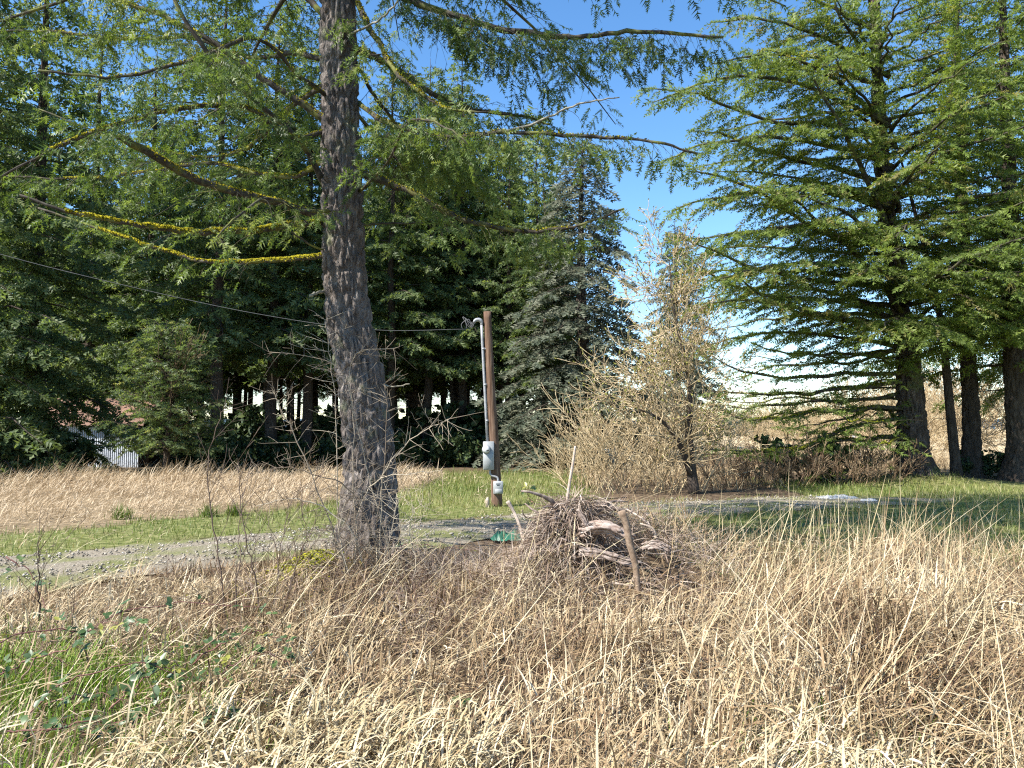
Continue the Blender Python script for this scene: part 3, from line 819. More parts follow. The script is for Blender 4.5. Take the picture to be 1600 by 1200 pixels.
limb([(510, 30, 9), (470, -10, 9.1), (400, -40, 9.2), (300, -40, 9.3), (170, -20, 9.5), (40, 20, 9.7), (-40, 45, 9.8)], .035, .01, .9)
limb([(510, 250, 9), (460, 275, 9.5), (400, 270, 9.9), (330, 255, 10.2), (220, 270, 10.5), (110, 280, 10.7), (10, 275, 10.9)], .026, .008, .8, .5)
limb([(520, 330, 8.9), (470, 330, 8.2), (420, 310, 7.6), (380, 330, 7.1), (340, 370, 6.8)], .018, .006, .6, 0, llen=.5, gap=.12)
limb([(512, 392, 8.95), (480, 380, 8.7), (440, 350, 8.5), (415, 330, 8.4)], .011, .005, 0, 0)
limb([(510, 150, 8.9), (470, 120, 8.2), (400, 60, 7.6), (300, 95, 7.1), (180, 120, 6.8), (60, 110, 6.6)], .022, .008, .7, .1, sub=.24)
# right hand limbs
limb([(560, 270, 9), (600, 284, 9), (640, 300, 9), (710, 337, 8.9), (762, 352, 8.8), (826, 362, 8.7), (905, 352, 8.6), (975, 326, 8.6)], .042, .010, 1.0, .12, llen=.6, t0=.2)
limb([(555, 76, 9), (590, 92, 9.05), (624, 112, 9.1), (680, 150, 9.2), (740, 172, 9.3), (810, 180, 9.4), (860, 195, 9.5)], .042, .010, 1.0, .15)
limb([(552, -10, 9), (575, 40, 8.8), (597, 75, 8.6), (616, 109, 8.4), (650, 140, 8.2), (700, 170, 8.0), (760, 175, 7.9)], .032, .008, .9, .15)
limb([(548, -70, 9), (590, -30, 9), (640, 0, 9), (690, 18, 8.9), (760, 40, 8.8), (830, 52, 8.7), (900, 58, 8.6), (970, 50, 8.5), (1040, 52, 8.4), (1130, 58, 8.3)], .045, .014, 1.3, 0, sub=.30, droop=.75, t0=.14, llen=.6, gap=.06)
limb([(560, 160, 9), (600, 190, 8.6), (650, 205, 8.3), (710, 214, 8.1), (790, 206, 7.9), (880, 211, 7.8), (950, 216, 7.7), (1030, 222, 7.6), (1090, 240, 7.6)], .026, .009, 1.2, .1, sub=.24, llen=.5, gap=.065, droop=.6)
limb([(790, 206, 7.9), (835, 192, 7.8), (880, 172, 7.7), (925, 158, 7.65), (968, 152, 7.6)], .012, .005, .5, 0, mat='limb_lichen', dead=True, label='grey lichen crusted dead fork')
limb([(545, 55, 8.85), (582, 37, 8.5), (605, 20, 8.3), (622, 2, 8.2)], .012, .008, 0, 0, mat='limb_lichen', label='pale bare stub')
limb([(556, 98, 9), (578, 138, 9.2), (601, 172, 9.4), (640, 215, 9.7), (690, 250, 10), (760, 280, 10.3)], .022, .007, 1.0, .1)
limb([(562, 352, 9), (600, 350, 9.3), (660, 348, 9.6)], .014, .008, 0, 0, label='short bare snag')
limb([(560, 220, 9), (610, 225, 9.6), (680, 250, 10.2), (740, 290, 10.7), (800, 320, 11.1)], .024, .007, 1.0)
limb([(560, 300, 9), (600, 260, 8.3), (640, 190, 7.7), (690, 195, 7.2), (730, 225, 6.9)], .016, .005, .8, 0, llen=.5)
limb([(560, 180, 9), (620, 250, 9.8), (660, 320, 10.6), (720, 360, 11.2)], .02, .006, .9)
limb([(575, 600, 9), (612, 603, 8.95), (640, 600, 8.9)], .012, .005, 0, 0, mat='limb_lichen', label='broken snag low on the trunk')
limb([(508, 455, 8.9), (492, 458, 8.6), (484, 462, 8.5)], .015, .012, 0, 0, mat='limb_lichen', label='pale broken stub')
# the crown above the frame (casts the shade on the drive)
for k in range(64):
    z = 7.4 + 13.0 * (k / 64) ** .95
    az = k * 2.399 + rsF.uniform(-.3, .3)
    Lb = (4.6 * (1 - (z - 7) / 15.5) + .7) * rsF.uniform(.8, 1.15)
    c = np.array([np.interp(z, [p[2] for p in ax_], [p[0] for p in ax_]), DT, z])
    d = np.array([math.cos(az), math.sin(az), 0])
    P = np.array([c + d * Lb * u + ZU * Lb * (.18 * u - .38 * u * u) for u in np.linspace(0, 1, 9)])
    make_limb(P, .04 * (1 - (z - 7) / 18), .006, 1, 0, llen=1.0, coarse=2 if z < 11 else 1)

# ------------------------------------------------------------------ open-grown fir on the right
RF = at(1432, 746, 25.0); RF[2] = .1
rfir = thing('fir_tree', 'broad sunlit fir with thick trunk and long low mossy limbs, right of the bare tree', 'tree', RF)
axr = [RF + (0, 0, -.3), RF + (0, 0, .25), RF + (-.08, 0, .8), RF + (-.1, 0, 2), RF + (-.15, 0, 4), RF + (-.45, 0, 6.5), RF + (-.8, 0, 9), RF + (-.9, 0, 12), RF + (-.9, 0, 17), RF + (-.9, 0, 24)]
mb = MB(); bark_trunk(mb, axr, [.76, .62, .48, .42, .36, .29, .25, .20, .13, .03], 5.5, 140, 50, 80, .085, .12, 9.1, .18)
mb.build('trunk', M['bark_right'], rfir, True, RF)
rsR = np.random.RandomState(77)


def rlimb(P, r0, r1, gap, llen, droop, slen, sgap, bare, moss, t0=.15, base=.5, keep=1.0):
    R = np.linspace(r0, r1, len(P)) * (1 + .12 * (rsR.rand(len(P)) - .5))
    wb = MB(); tube(wb, P, R, 7, .5, True, .1, 4)
    W, S = fir_branch(rsR, P, r0, r1, gap, llen, droop, slen, sgap, t0, bare=bare, hang=.32, wood_min=.006, tilt=1.3)
    segs(wb, W, 3, .5)
    o = wb.build('branch', M['limb'], rfir, True, RF)
    S = [s for s in S if rsR.rand() < keep]
    if S:
        fb = MB(); put_sprigs(fb, S, MID_SPRIGS, rsR, base, .45)
        fb.build('needles', M['fir_right'], o, False, RF, True)
    if moss:
        ms = MB(); moss_on(ms, P, R, rsR, 120 * moss, 0, .75, .045)
        ms.build('moss', M['moss_green'], o, False, RF, True)
    return o


def axis_at(z):
    return np.array([np.interp(z, [p[2] for p in axr], [p[0] for p in axr]), RF[1], z])


# low, nearly level, mossy limbs reaching left (traced)
low = [([(1420, 690, 25), (1390, 715, 24.5), (1350, 728, 24), (1300, 738, 23.5), (1262, 742, 23)], .07, .8),
       ([(1420, 675, 25), (1360, 688, 24.6), (1300, 690, 24.2), (1240, 700, 23.8), (1180, 708, 23.4), (1100, 710, 23)], .075, 1.0),
       ([(1425, 655, 25), (1350, 662, 24.4), (1290, 682, 24), (1230, 704, 23.5), (1160, 704, 23), (1095, 700, 22.6)], .07, 1.2),
       ([(1420, 638, 25), (1340, 640, 24.5), (1260, 645, 24), (1180, 655, 23.6), (1110, 640, 23.2)], .075, 1.2),
       ([(1425, 598, 25), (1370, 600, 24.5), (1310, 610, 24), (1240, 616, 23.6), (1160, 614, 23), (1105, 612, 22.6)], .08, 1.4),
       ([(1425, 612, 25), (1360, 625, 25.3), (1280, 628, 25.6), (1200, 636, 26), (1110, 634, 26.3)], .07, .6),
       ([(1425, 578, 25), (1360, 585, 24.6), (1290, 587, 24.2), (1230, 592, 23.8), (1150, 575, 23.4), (1110, 555, 23)], .075, .9),
       ([(1420, 545, 25), (1370, 551, 24.6), (1310, 553, 24), (1240, 552, 23.6), (1180, 538, 23)], .08, .7),
       ([(1425, 520, 25), (1370, 505, 24.4), (1310, 498, 23.8), (1250, 490, 23.2), (1190, 460, 22.7), (1140, 420, 22.2)], .09, .25),
       ([(1422, 540, 25), (1360, 560, 25.6), (1290, 570, 26.2), (1220, 572, 26.8), (1150, 590, 27.2)], .065, .4),
       ([(1420, 660, 25), (1370, 640, 26), (1300, 660, 27), (1220, 668, 27.5)], .06, .3)]
for ctrl, r0, ms in low:
    P = resample([at(*c) for c in ctrl], 14, .07, rsR)
    rlimb(P, r0, .016, .26, 1.4, .06, .30, .18, .25, ms, .18, .45, .8)
for k in range(16):
    z = 1.2 + 4.3 * ((k * .618) % 1); az = math.pi + (((k * .755) % 1) - .45) * 2.3
    d = np.array([math.cos(az), math.sin(az), 0]); Lb = rsR.uniform(2.5, 6.5); c = axis_at(z)
    sag = rsR.uniform(.05, .22); up_ = rsR.uniform(-.02, .16)
    P = np.array([c + d * Lb * u + ZU * Lb * (up_ * u - sag * u * u + .12 * max(0, u - .7)) for u in np.linspace(0, 1, 12)]); P[1:] += rsR.randn(11, 3) * .06
    P[:, 2] = np.maximum(P[:, 2], .25)
    rlimb(P, rsR.uniform(.03, .055), .01, .24, 1.1, .08, .27, .2, .4, .5 * (k % 2), .15, .45, .7)
# traced ascending limbs of the middle and upper crown
asc = [([(1420, 500, 25), (1340, 400, 23.6), (1290, 360, 22.8), (1240, 310, 22), (1180, 290, 21.4)], .09),
       ([(1415, 420, 25), (1385, 350, 23.8), (1340, 250, 22.6), (1310, 190, 22), (1275, 130, 21.6), (1245, 90, 21.4)], .10),
       ([(1405, 330, 25), (1400, 300, 23.6), (1450, 260, 22.4), (1480, 180, 22), (1495, 60, 21.8), (1500, -20, 21.6)], .09),
       ([(1390, 190, 25), (1350, 165, 24.4), (1310, 130, 23.8), (1250, 95, 23), (1190, 75, 22.4)], .10),
       ([(1385, 140, 25), (1340, 70, 24), (1310, 20, 23.4), (1290, -40, 23)], .08),
       ([(1390, 380, 25), (1330, 380, 24), (1260, 350, 23), (1190, 300, 22.2), (1120, 275, 21.6), (1075, 268, 21.2)], .09),
       ([(1400, 230, 25), (1300, 195, 24), (1200, 190, 23), (1100, 150, 22.4), (1010, 138, 22)], .09),
       ([(1400, 290, 25), (1300, 262, 24.4), (1200, 240, 24), (1130, 210, 23.5), (1080, 205, 23.2)], .09),
       ([(1405, 450, 25), (1300, 440, 24), (1200, 425, 23), (1120, 395, 22.4), (1050, 365, 22)], .09),
       ([(1410, 480, 25), (1320, 470, 24.4), (1220, 465, 24), (1130, 440, 23.6), (1070, 395, 23.2)], .09),
       ([(1390, 120, 25), (1290, 60, 24.5), (1190, 30, 24), (1110, 35, 23.6)], .08),
       ([(1415, 520, 25), (1330, 500, 23.8), (1240, 480, 22.8), (1150, 470, 22), (1080, 480, 21.5)], .08),
       ([(1415, 545, 25), (1340, 530, 24.6), (1250, 520, 24.2), (1170, 525, 23.8), (1100, 540, 23.4)], .07),
       ([(1415, 500, 25), (1350, 470, 25.6), (1260, 450, 26.2), (1170, 450, 26.6), (1090, 470, 27)], .08),
       ([(1415, 400, 25), (1330, 395, 25.6), (1240, 390, 26), (1150, 385, 26.4), (1080, 400, 26.6)], .08),
       ([(1395, 200, 25), (1300, 150, 23.6), (1200, 120, 22.6), (1100, 130, 21.8), (1020, 160, 21.4)], .08),
       ([(1395, 260, 25), (1290, 225, 23.4), (1190, 215, 22.2), (1100, 225, 21.2), (1040, 250, 20.8)], .08),
       ([(1400, 330, 25), (1300, 300, 23.4), (1200, 300, 22.2), (1110, 310, 21.2), (1050, 330, 20.8)], .08),
       ([(1405, 380, 25), (1300, 350, 23), (1200, 360, 21.8), (1110, 370, 20.8)], .08),
       ([(1405, 430, 25), (1290, 410, 23), (1190, 420, 21.8), (1110, 440, 21)], .08),
       ([(1390, 90, 25), (1300, 90, 23.4), (1200, 85, 22.4), (1110, 100, 21.6)], .08),
       ([(1425, 530, 25), (1410, 500, 23.6), (1390, 500, 22.2), (1375, 525, 21.2)], .06),
       ([(1430, 540, 25), (1450, 510, 23.6), (1460, 505, 22.2), (1465, 530, 21.2)], .06),
       ([(1432, 540, 25), (1490, 500, 24), (1540, 500, 23.2), (1590, 520, 22.6)], .06),
       ([(1432, 400, 25), (1430, 360, 23.4), (1420, 350, 22), (1400, 370, 20.8)], .06),
       ([(1432, 460, 25), (1560, 420, 24), (1620, 430, 23.2), (1660, 450, 22.6)], .06),
       ([(1420, 470, 25), (1400, 440, 23.5), (1370, 420, 22), (1340, 430, 21)], .07),
       ([(1430, 500, 25), (1470, 470, 23.5), (1500, 460, 22.5), (1530, 480, 21.8)], .07),
       ([(1430, 430, 25), (1480, 400, 24), (1540, 390, 23), (1590, 400, 22.4)], .07),
       ([(1385, 60, 25), (1300, 10, 24.5), (1200, -30, 24), (1120, -60, 23.6)], .08)]
for ctrl, r0 in asc:
    P = resample([at(*c) for c in ctrl], 14, .04, rsR)
    rlimb(P, r0, .015, .16, 1.7, .28, .29, .135, .08, .15, .12, .45 + .3 * rsR.rand())
# the rest of the crown, all round
for k in range(72):
    z = 5.0 + 17 * (k / 52) if k < 52 else 5.2 + 10 * ((k - 52) / 20)
    az = k * 2.399 + rsR.uniform(-.35, .35) if k < 52 else -1.7 + 1.3 * (((k * .618) % 1) - .5) * 2
    Lb = (7.4 * (1 - (z - 5) / 19) + .8) * rsR.uniform(.75, 1.1)
    if math.cos(az) > .2: Lb *= .8
    d = np.array([math.cos(az), math.sin(az), 0])
    c = axis_at(z)
    P = np.array([c + d * Lb * u + ZU * Lb * (.22 * u - .18 * u * u) for u in np.linspace(0, 1, 11)])
    P[1:-1] += rsR.randn(9, 3) * .05
    back = d[1] > .35
    vis = z < 17.5
    rlimb(P, .085 * (1.1 - (z - 5) / 20), .012, .27 if vis and not back else .60, 1.5, .25, .31 if vis else .5, .17 if vis else .35, .06, 0, .18, .3 + .4 * rsR.rand(), 1.0 if not back else .8)


# ------------------------------------------------------------------ woodland conifers (mesh shared between alike trees)
def conifer_mesh(seed, H, r0, zb, blen, nb, elev, droop, llen, slen, gap, sgap, ragged=.25, top_pow=.85, dead_below=0.0, mat='fir_wood', hang=.35, temps=FAR_SPRIGS, lean=0.0, spread=.5):
    r = np.random.RandomState(seed)
    tr = MB()
    n = 16
    P = np.array([(lean * (z / H) ** 2 + .06 * math.sin(z * .9 + seed), .05 * math.cos(z * .7 + seed), z) for z in np.linspace(-.2, H, n)])
    R = r0 * (1 - np.linspace(0, 1, n) ** 1.1 * .97); R[0] *= 1.35
    if r0 >= .29:
        Z2 = np.concatenate([np.linspace(-.2, 7, 70), np.linspace(7, H, 16)[1:]])
        P2 = np.stack([np.interp(Z2, P[:, 2], P[:, 0]), np.interp(Z2, P[:, 2], P[:, 1]), Z2], 1)
        R2 = np.interp(Z2, P[:, 2], R) * (1 + .35 * np.exp(-np.maximum(Z2, 0) / .5))
        bark_trunk(tr, P2, R2, 7.0, 90, 20, 52, .05, .10, seed * .37, .06)
    else:
        tube(tr, P, R, 10, .5, True, .05, seed)
    W = []; S = []
    for k in range(nb):
        f = ((k + r.rand()) / nb)
        z = zb + (H - zb - .3) * f
        az = k * 2.399 + r.uniform(-.5, .5)
        L = blen * ((1 - f) ** top_pow) * r.uniform(1 - ragged, 1 + ragged * .8) + .35
        d = np.array([math.cos(az), math.sin(az), 0]); c = np.array([np.interp(z, P[:, 2], P[:, 0]), 0, z])
        e = elev * (.4 + f)
        Q = np.array([c + d * L * u + ZU * L * (e * u - droop * u * u) for u in np.linspace(0, 1, 6)])
        Q[1:] += r.randn(5, 3) * .04 * L * .3
        rb = .012 + .011 * L
        for i in range(5):
            W.append((Q[i], Q[i + 1], rb * (1 - i / 5.5), rb * (1 - (i + 1) / 5.5)))
        w, s = fir_branch(r, Q, rb, .01, gap, llen * (.4 + .6 * (1 - f)), .3, slen, sgap, .12, bare=.05, hang=hang, wood_min=.006, tilt=1.4)
        W += w; S += s
    if dead_below:
        for k in range(int(dead_below * 14)):
            z = r.uniform(1.0, zb); az = r.uniform(0, 6.28); L = r.uniform(.5, 1.8)
            d = np.array([math.cos(az), math.sin(az), -.25 + .4 * r.rand()]); c = np.array([np.interp(z, P[:, 2], P[:, 0]), 0, z])
            W.append((c, c + d * L * .6, .014, .009)); W.append((c + d * L * .6, c + d * L + ZU * r.uniform(-.3, .1), .009, .003))
    br = MB(); segs(br, W, 3, .5)
    cr = MB(); put_sprigs(cr, S, temps, r, .45, spread)
    print('conifer', seed, len(S), len(W))
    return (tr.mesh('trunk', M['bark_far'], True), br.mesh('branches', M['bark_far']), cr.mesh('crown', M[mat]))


def plant_tree(meshes, loc, label, group=None, rz=0.0, s=1.0, sz=None, name='conifer_tree', names=('trunk', 'branches', 'crown')):
    t = thing(name, label, 'tree', loc, group, rz)
    t.scale = (s, s, sz or s)
    for nm, me in zip(names, meshes):
        if me is not None:
            link(nm, me, t, nm in ('crown', 'twigs', 'branches'))
    return t


FULL = conifer_mesh(101, 21, .36, .5, 3.9, 125, .25, .34, 1.2, .36, .20, .15)
FULL2 = conifer_mesh(102, 22, .34, 1.0, 3.4, 120, .2, .40, 1.15, .36, .20, .15, .35)
HIGH = conifer_mesh(103, 21, .27, 4.6, 3.1, 90, .22, .30, 1.1, .37, .20, .15, .35, .8, 1.6)
HIGH2 = conifer_mesh(104, 20, .24, 5.2, 2.8, 80, .25, .32, 1.05, .38, .21, .16, .4, .75, 2.0)
SLIM = conifer_mesh(105, 18, .14, 5.6, 2.2, 52, .2, .35, .95, .45, .25, .2, .4, .7, 3.0)
DROOP = conifer_mesh(106, 16.5, .30, 1.2, 3.2, 120, .12, .50, 1.05, .34, .20, .14, .3, .9, 0, 'spruce', .9)

rsW = np.random.RandomState(19)


def base_pt(px, Y):
    return np.array([(px - 800) / F * Y, Y, 0.0])


front = [  # (photo column, distance, mesh, scale, label)
    (-40, 25.5, FULL, 1.0, 'dark conifer cut by the left picture edge, needles down to the ground'),
    (50, 28.5, FULL2, 1.02, 'dense dark conifer left of the pale shed'),
    (140, 39.5, FULL2, 1.05, 'tall conifer rising behind the pale shed'),
    (230, 38, FULL, 1.0, 'conifer behind the small bushy tree, crown to the frame top'),
    (338, 31, HIGH, 1.05, 'conifer with reddish bare lower trunk right of the small bushy tree'),
    (425, 33, HIGH, 1.0, 'conifer with dark clear trunk just left of the big near trunk'),
    (480, 34, HIGH, .95, 'dense conifer directly behind the big near trunk, left side'),
    (610, 35, HIGH, .92, 'conifer just right of the big near trunk'),
    (668, 37, HIGH2, 1.0, 'conifer midway between the big near trunk and the service pole'),
    (722, 38, HIGH, 1.0, 'tallest conifer left of the service pole, top against blue sky'),
    (795, 37, HIGH2, .80, 'conifer with dark trunk right behind the service pole'),
    (852, 35, HIGH2, .70, 'shorter conifer right of the service pole beside the grey green one'),
]
for px, Yd, me, s, lab in front:
    plant_tree(me, base_pt(px, Yd), lab, 'conifers along the front of the wood', rsW.uniform(0, 6.28), s)
plant_tree(DROOP, base_pt(910, 34), 'grey green drooping conifer with pointed top left of the bare tree', None, 1.0, 1.3, .92)
plant_tree(DROOP, base_pt(1058, 66), 'far grey green conifer peeking above the bare tree', None, 2.0, 1.5, 1.2)
k = 0
for row, (Yd, x0, x1, stepx) in enumerate([(38.5, -17, 2, 2.0), (41, -27, 2, 2.1), (43.5, -18, 2, 2.0), (46, -30, 2.5, 2.3), (52, -33, 2.5, 2.6), (60, -36, 2.5, 2.9)]):
    xx = x0
    while xx < x1:
        me = [HIGH, HIGH2, SLIM, SLIM][rsW.randint(0, 4)] if row not in (0, 2) else SLIM
        px = 800 + xx / Yd * F
        zone = 'left' if px < 300 else ('behind the near trunk' if px < 620 else 'pole')
        lab = {'left': 'shaded conifer deep in the wood behind the pale shed', 'behind the near trunk': 'slender shaded trunk deep in the wood beyond the near fir', 'pole': 'slender shaded trunk deep in the wood beyond the service pole'}[zone]
        plant_tree(me, (xx + rsW.uniform(-.7, .7), Yd + rsW.uniform(-1.8, 1.8), 0), lab, 'conifers in the shade, ' + zone, rsW.uniform(0, 6.28), rsW.uniform(.82, 1.05))
        xx += stepx * rsW.uniform(.7, 1.3)

# companions of the right fir
def lone(seed, px, Yd, H, r0, zb, blen, label, lean=0, mat='fir_right', nb=70, bend=0):
    me = conifer_mesh(seed, H, r0, zb, blen, nb, .3, .25, 1.3, .42, .24, .19, .3, .8, 1.0, mat, .32, MID_SPRIGS, lean)
    return plant_tree((me[0], me[1], me[2]), base_pt(px, Yd), label, None, 0, 1, None, 'fir_tree')


lone(201, 1515, 26.5, 21, .29, 4.4, 3.7, 'straight dark trunked fir standing right of the broad mossy fir', nb=84)
lone(202, 1590, 24.8, 20, .40, 3.4, 3.8, 'dark thick trunked fir at the right picture edge', nb=84)
lone(203, 1640, 30, 22, .45, 3.0, 3.6, 'fir mostly beyond the right picture edge', nb=84)
me = conifer_mesh(204, 13, .17, 6.0, 1.6, 24, .2, .2, .8, .36, .36, .3, .3, .8, .6, 'fir_right', .3, MID_SPRIGS, -2.2)
plant_tree(me, base_pt(1490, 25.6), 'thin leaning tree between the two thick fir trunks', None, 0, 1, None, 'leaning_tree')


# ------------------------------------------------------------------ bare growth
def grow(r, p, d, L, rad, depth, out, tips, up=.15, kink=.22, child=(2, 4), ang=.7, shrink=.62, minr=.004):
    n = 4 if depth > 1 else 3
    p = np.array(p, float); d = np.array(d, float); d /= np.linalg.norm(d)
    for i in range(n):
        d = d + r.randn(3) * kink + ZU * up * .3; d /= np.linalg.norm(d)
        q = p + d * L / n
        ra, rb = rad * (1 - .55 * i / n), rad * (1 - .55 * (i + 1) / n)
        out.append((p, q, max(ra, minr), max(rb, minr * .8)))
        if depth > 0 and i > 0:
            for c in range(r.randint(child[0] - 1, child[1])):
                v = r.randn(3); v -= d * np.dot(v, d); v /= (np.linalg.norm(v) + 1e-6)
                a = ang * r.uniform(.6, 1.3)
                grow(r, p + (q - p) * r.rand(), d * math.cos(a) + v * math.sin(a) + ZU * up * .5, L * shrink * r.uniform(.6, 1.15), rb * .62, depth - 1, out, tips, up, kink, child, ang, shrink, minr)
        p = q
    tips.append((p, d))
    if depth > 0:
        grow(r, p, d, L * shrink, rad * .45, depth - 1, out, tips, up, kink, child, ang, shrink, minr)


# bare tree by the drive
BT = base_pt(1085, 20.2)
bare = thing('bare_tree', 'leafless twiggy tree with dark trunk and yellow green buds at the drive edge', 'tree', BT)
rB = np.random.RandomState(8)
Pt = resample([at(1085, 772, 20.2), at(1080, 730, 20.2), at(1076, 680, 20.2), at(1078, 620, 20.2), at(1070, 560, 20.2), at(1055, 500, 20.2), at(1048, 440, 20.2), at(1045, 405, 20.2)], 22, .02, rB)
mb = MB(); tube(mb, Pt, np.interp(np.arange(22), [0, 5, 10, 21], [.16, .11, .055, .012]), 8, .5, True, .15, 2)
Pl = resample([at(1078, 740, 20.1), at(1060, 690, 19.9), at(1030, 655, 19.7), at(1000, 640, 19.5)], 12, .02, rB)
tube(mb, Pl, np.linspace(.085, .02, 12), 7, .5, True, .15, 3)
mb.build('trunk', M['bark_far'], bare, True, BT)
S = []; tips = []
for f in np.linspace(.16, 1, 46):
    i = int(f * 21); p = Pt[i]
    a = rB.uniform(0, 6.28); lft = 1.25 if math.cos(a) < 0 else .85
    grow(rB, p, (math.cos(a), math.sin(a), rB.uniform(.35, 1.1)), rB.uniform(1.0, 1.7) * lft * (1.12 - .66 * f), .028 * (1.25 - f), 3, S, tips, .12, .2, (1, 3), .75, .64, .0085)
for i in (5, 8, 10):
    for c in range(2):
        a = rB.uniform(0, 6.28)
        grow(rB, Pl[i], (math.cos(a) - .4, math.sin(a), .8), 1.2, .02, 3, S, tips, .15, .22, (1, 3), .75, .65, .008)
mb = MB(); segs(mb, S, 3)
print('bare tree', len(S), len(tips))
mb.build('twigs', M['twig_tan'], bare, False, BT, True)
BUD = (np.array([(-.3, 0, 0), (.3, 0, 0), (0, 1, 0), (0, .4, .35)]), np.array([(0, 1, 2), (0, 2, 3), (1, 3, 2)]))
tp = np.array([t[0] for t in tips]); td = np.array([t[1] for t in tips]); kk = rB.rand(len(tp)) < .6
mb = MB(); place(mb, BUD, tp[kk], td[kk] + rB.randn(kk.sum(), 3) * .5, norm(rB.randn(kk.sum(), 3)), rB.uniform(.05, .10, kk.sum()), rB.rand(kk.sum()))
mb.build('buds', M['catkin'], bare, False, BT, True)


def shrub_mesh(seed, h, spread, stems, mat, depth=2, minr=.005, lean=(0, 0), child=(1, 3), leaf=None, leafn=0, leafs=.05):
    r = np.random.RandomState(seed); S = []; T = []
    for i in range(stems):
        a = r.uniform(0, 6.28); rr = spread * .35 * math.sqrt(r.rand())
        d = np.array([math.cos(a) * spread * .35 + lean[0], math.sin(a) * spread * .35 + lean[1], 1.0])
        grow(r, (math.cos(a) * rr, math.sin(a) * rr, -.03), d, h * .62 * r.uniform(.6, 1.1), .013 * r.uniform(.8, 1.6), depth, S, T, .12, .16, child, .6, .55, minr)
    mb = MB(); segs(mb, S, 3)
    tw = mb.mesh('twigs', M[mat])
    lf = None
    if leafn:
        idx = r.randint(0, len(S), leafn)
        pos = np.array([S[i][1] for i in idx]) + r.randn(leafn, 3) * .06
        lb = MB(); place(lb, LEAF, pos, r.randn(leafn, 3), norm(r.randn(leafn, 3) + [0, 0, 1]), r.uniform(.6, 1.3, leafn) * leafs, r.rand(leafn))
        lf = lb.mesh('leaves', M[leaf])
    print('shrub', seed, len(S))
    return tw, lf


LEAF = (np.array([(0, 0, 0), (.32, .35, .06), (0, .45, -.02), (-.32, .35, .06), (.24, .75, .0), (0, 1.0, -.12), (-.24, .75, .0)]), np.array([(0, 1, 2), (0, 2, 3), (1, 4, 2), (2, 4, 5), (2, 5, 6), (3, 2, 6)]))
SH_TAN = shrub_mesh(301, 3.0, 1.7, 10, 'twig_tan', 2, .0075, child=(1, 4))
SH_TAN2 = shrub_mesh(302, 2.5, 1.9, 10, 'twig_tan', 2, .0075, child=(1, 4))
SH_BROWN = shrub_mesh(303, 1.5, 2.0, 22, 'twig_brown', 2, .009, child=(1, 4))
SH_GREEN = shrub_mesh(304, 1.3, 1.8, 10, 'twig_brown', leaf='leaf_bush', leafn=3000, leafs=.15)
SH_TALL = shrub_mesh(305, 7.0, 3.0, 8, 'twig_tan', 3, .015, child=(1, 4))


def shrub(me, loc, label, cat='shrub', group=None, rz=0, s=1.0, name='bare_shrub'):
    t = thing(name, label, cat, loc, group, rz); t.scale = (s, s, s)
    link('twigs', me[0], t, True)
    if me[1]: link('leaves', me[1], t, True)
    return t


ORD = ['leftmost', 'second', 'third', 'fourth', 'fifth', 'sixth', 'seventh', 'eighth', 'ninth', 'tenth', 'eleventh', 'twelfth', 'thirteenth', 'fourteenth', 'fifteenth', 'sixteenth', 'seventeenth', 'eighteenth', 'nineteenth', 'twentieth', 'twenty-first', 'twenty-second', 'twenty-third', 'twenty-fourth', 'rightmost']
for i, (px, Yd, me, s) in enumerate(sorted([(912, 20.8, SH_TAN, .75), (940, 21.5, SH_TAN2, .95), (972, 20.6, SH_TAN, .85), (1005, 21, SH_TAN2, 1.2), (1035, 20.4, SH_TAN, .9), (1060, 21.3, SH_TAN2, 1.0), (925, 22.5, SH_TAN, 1.0), (990, 22.6, SH_TAN, 1.0), (892, 22.4, SH_TAN2, .6)], key=lambda q: q[0])):
    shrub(me, base_pt(px, Yd), 'bare tan shrub, ' + ORD[i] + ' from the left in the thicket by the leafless tree', 'shrub', 'thicket of bare tan shrubs', i * 1.3, s)
for i, (px, Yd, s) in enumerate(sorted([(1130, 23, .8), (1185, 22.4, .7), (1230, 22.8, .95), (1290, 23.6, 1.0), (1330, 23, .8), (1370, 24, .9), (1150, 27, 1.0), (1260, 28, 1.1), (1332, 29, 1.2)])):
    shrub(SH_BROWN, base_pt(px, Yd), 'low brown brush clump, ' + ORD[i] + ' from the left under the long mossy fir limbs', 'shrub', 'brown brush below the right fir', i * 1.7, s)
shrub(SH_GREEN, base_pt(1262, 24.5), 'small dark leafy bush under the long mossy limbs', 'bush', None, .5, 1.15, 'leafy_bush')
shrub(SH_GREEN, base_pt(1545, 26), 'low leafy bush at the foot of the right edge firs', 'bush', None, 2.1, .8, 'leafy_bush')
for i, (px, Yd, s) in enumerate(sorted([(1475, 33, .75), (1540, 36, .85), (1590, 33, .8), (1500, 42, 1.0), (1570, 45, 1.0), (1440, 45, .8), (1380, 50, .7), (1300, 52, .55), (1270, 44, .5), (1335, 40, .55), (1395, 38, .6), (1425, 34, .6), (1460, 38, .8), (1230, 60, .6), (1250, 56, .8), (1285, 60, .9), (1310, 64, 1.0), (1350, 58, .9), (1380, 62, 1.0), (1410, 56, .9), (1200, 75, .7), (1490, 55, 1.1), (1530, 60, 1.2), (1575, 58, 1.2)])):
    shrub(SH_TALL, base_pt(px, Yd), 'tall bare tan tree, ' + ORD[i] + ' from the left behind the right hand firs', 'tree', 'bare trees behind the right firs', i * 2.1, s, 'bare_tree')
for i, px in enumerate([1165, 1200, 1235]):
    shrub(SH_TALL, base_pt(px, 34 + 3 * i), 'thin pale bare tree in the field under the mossy limbs', 'tree', 'thin field trees', i * 1.1, .5, 'bare_tree')
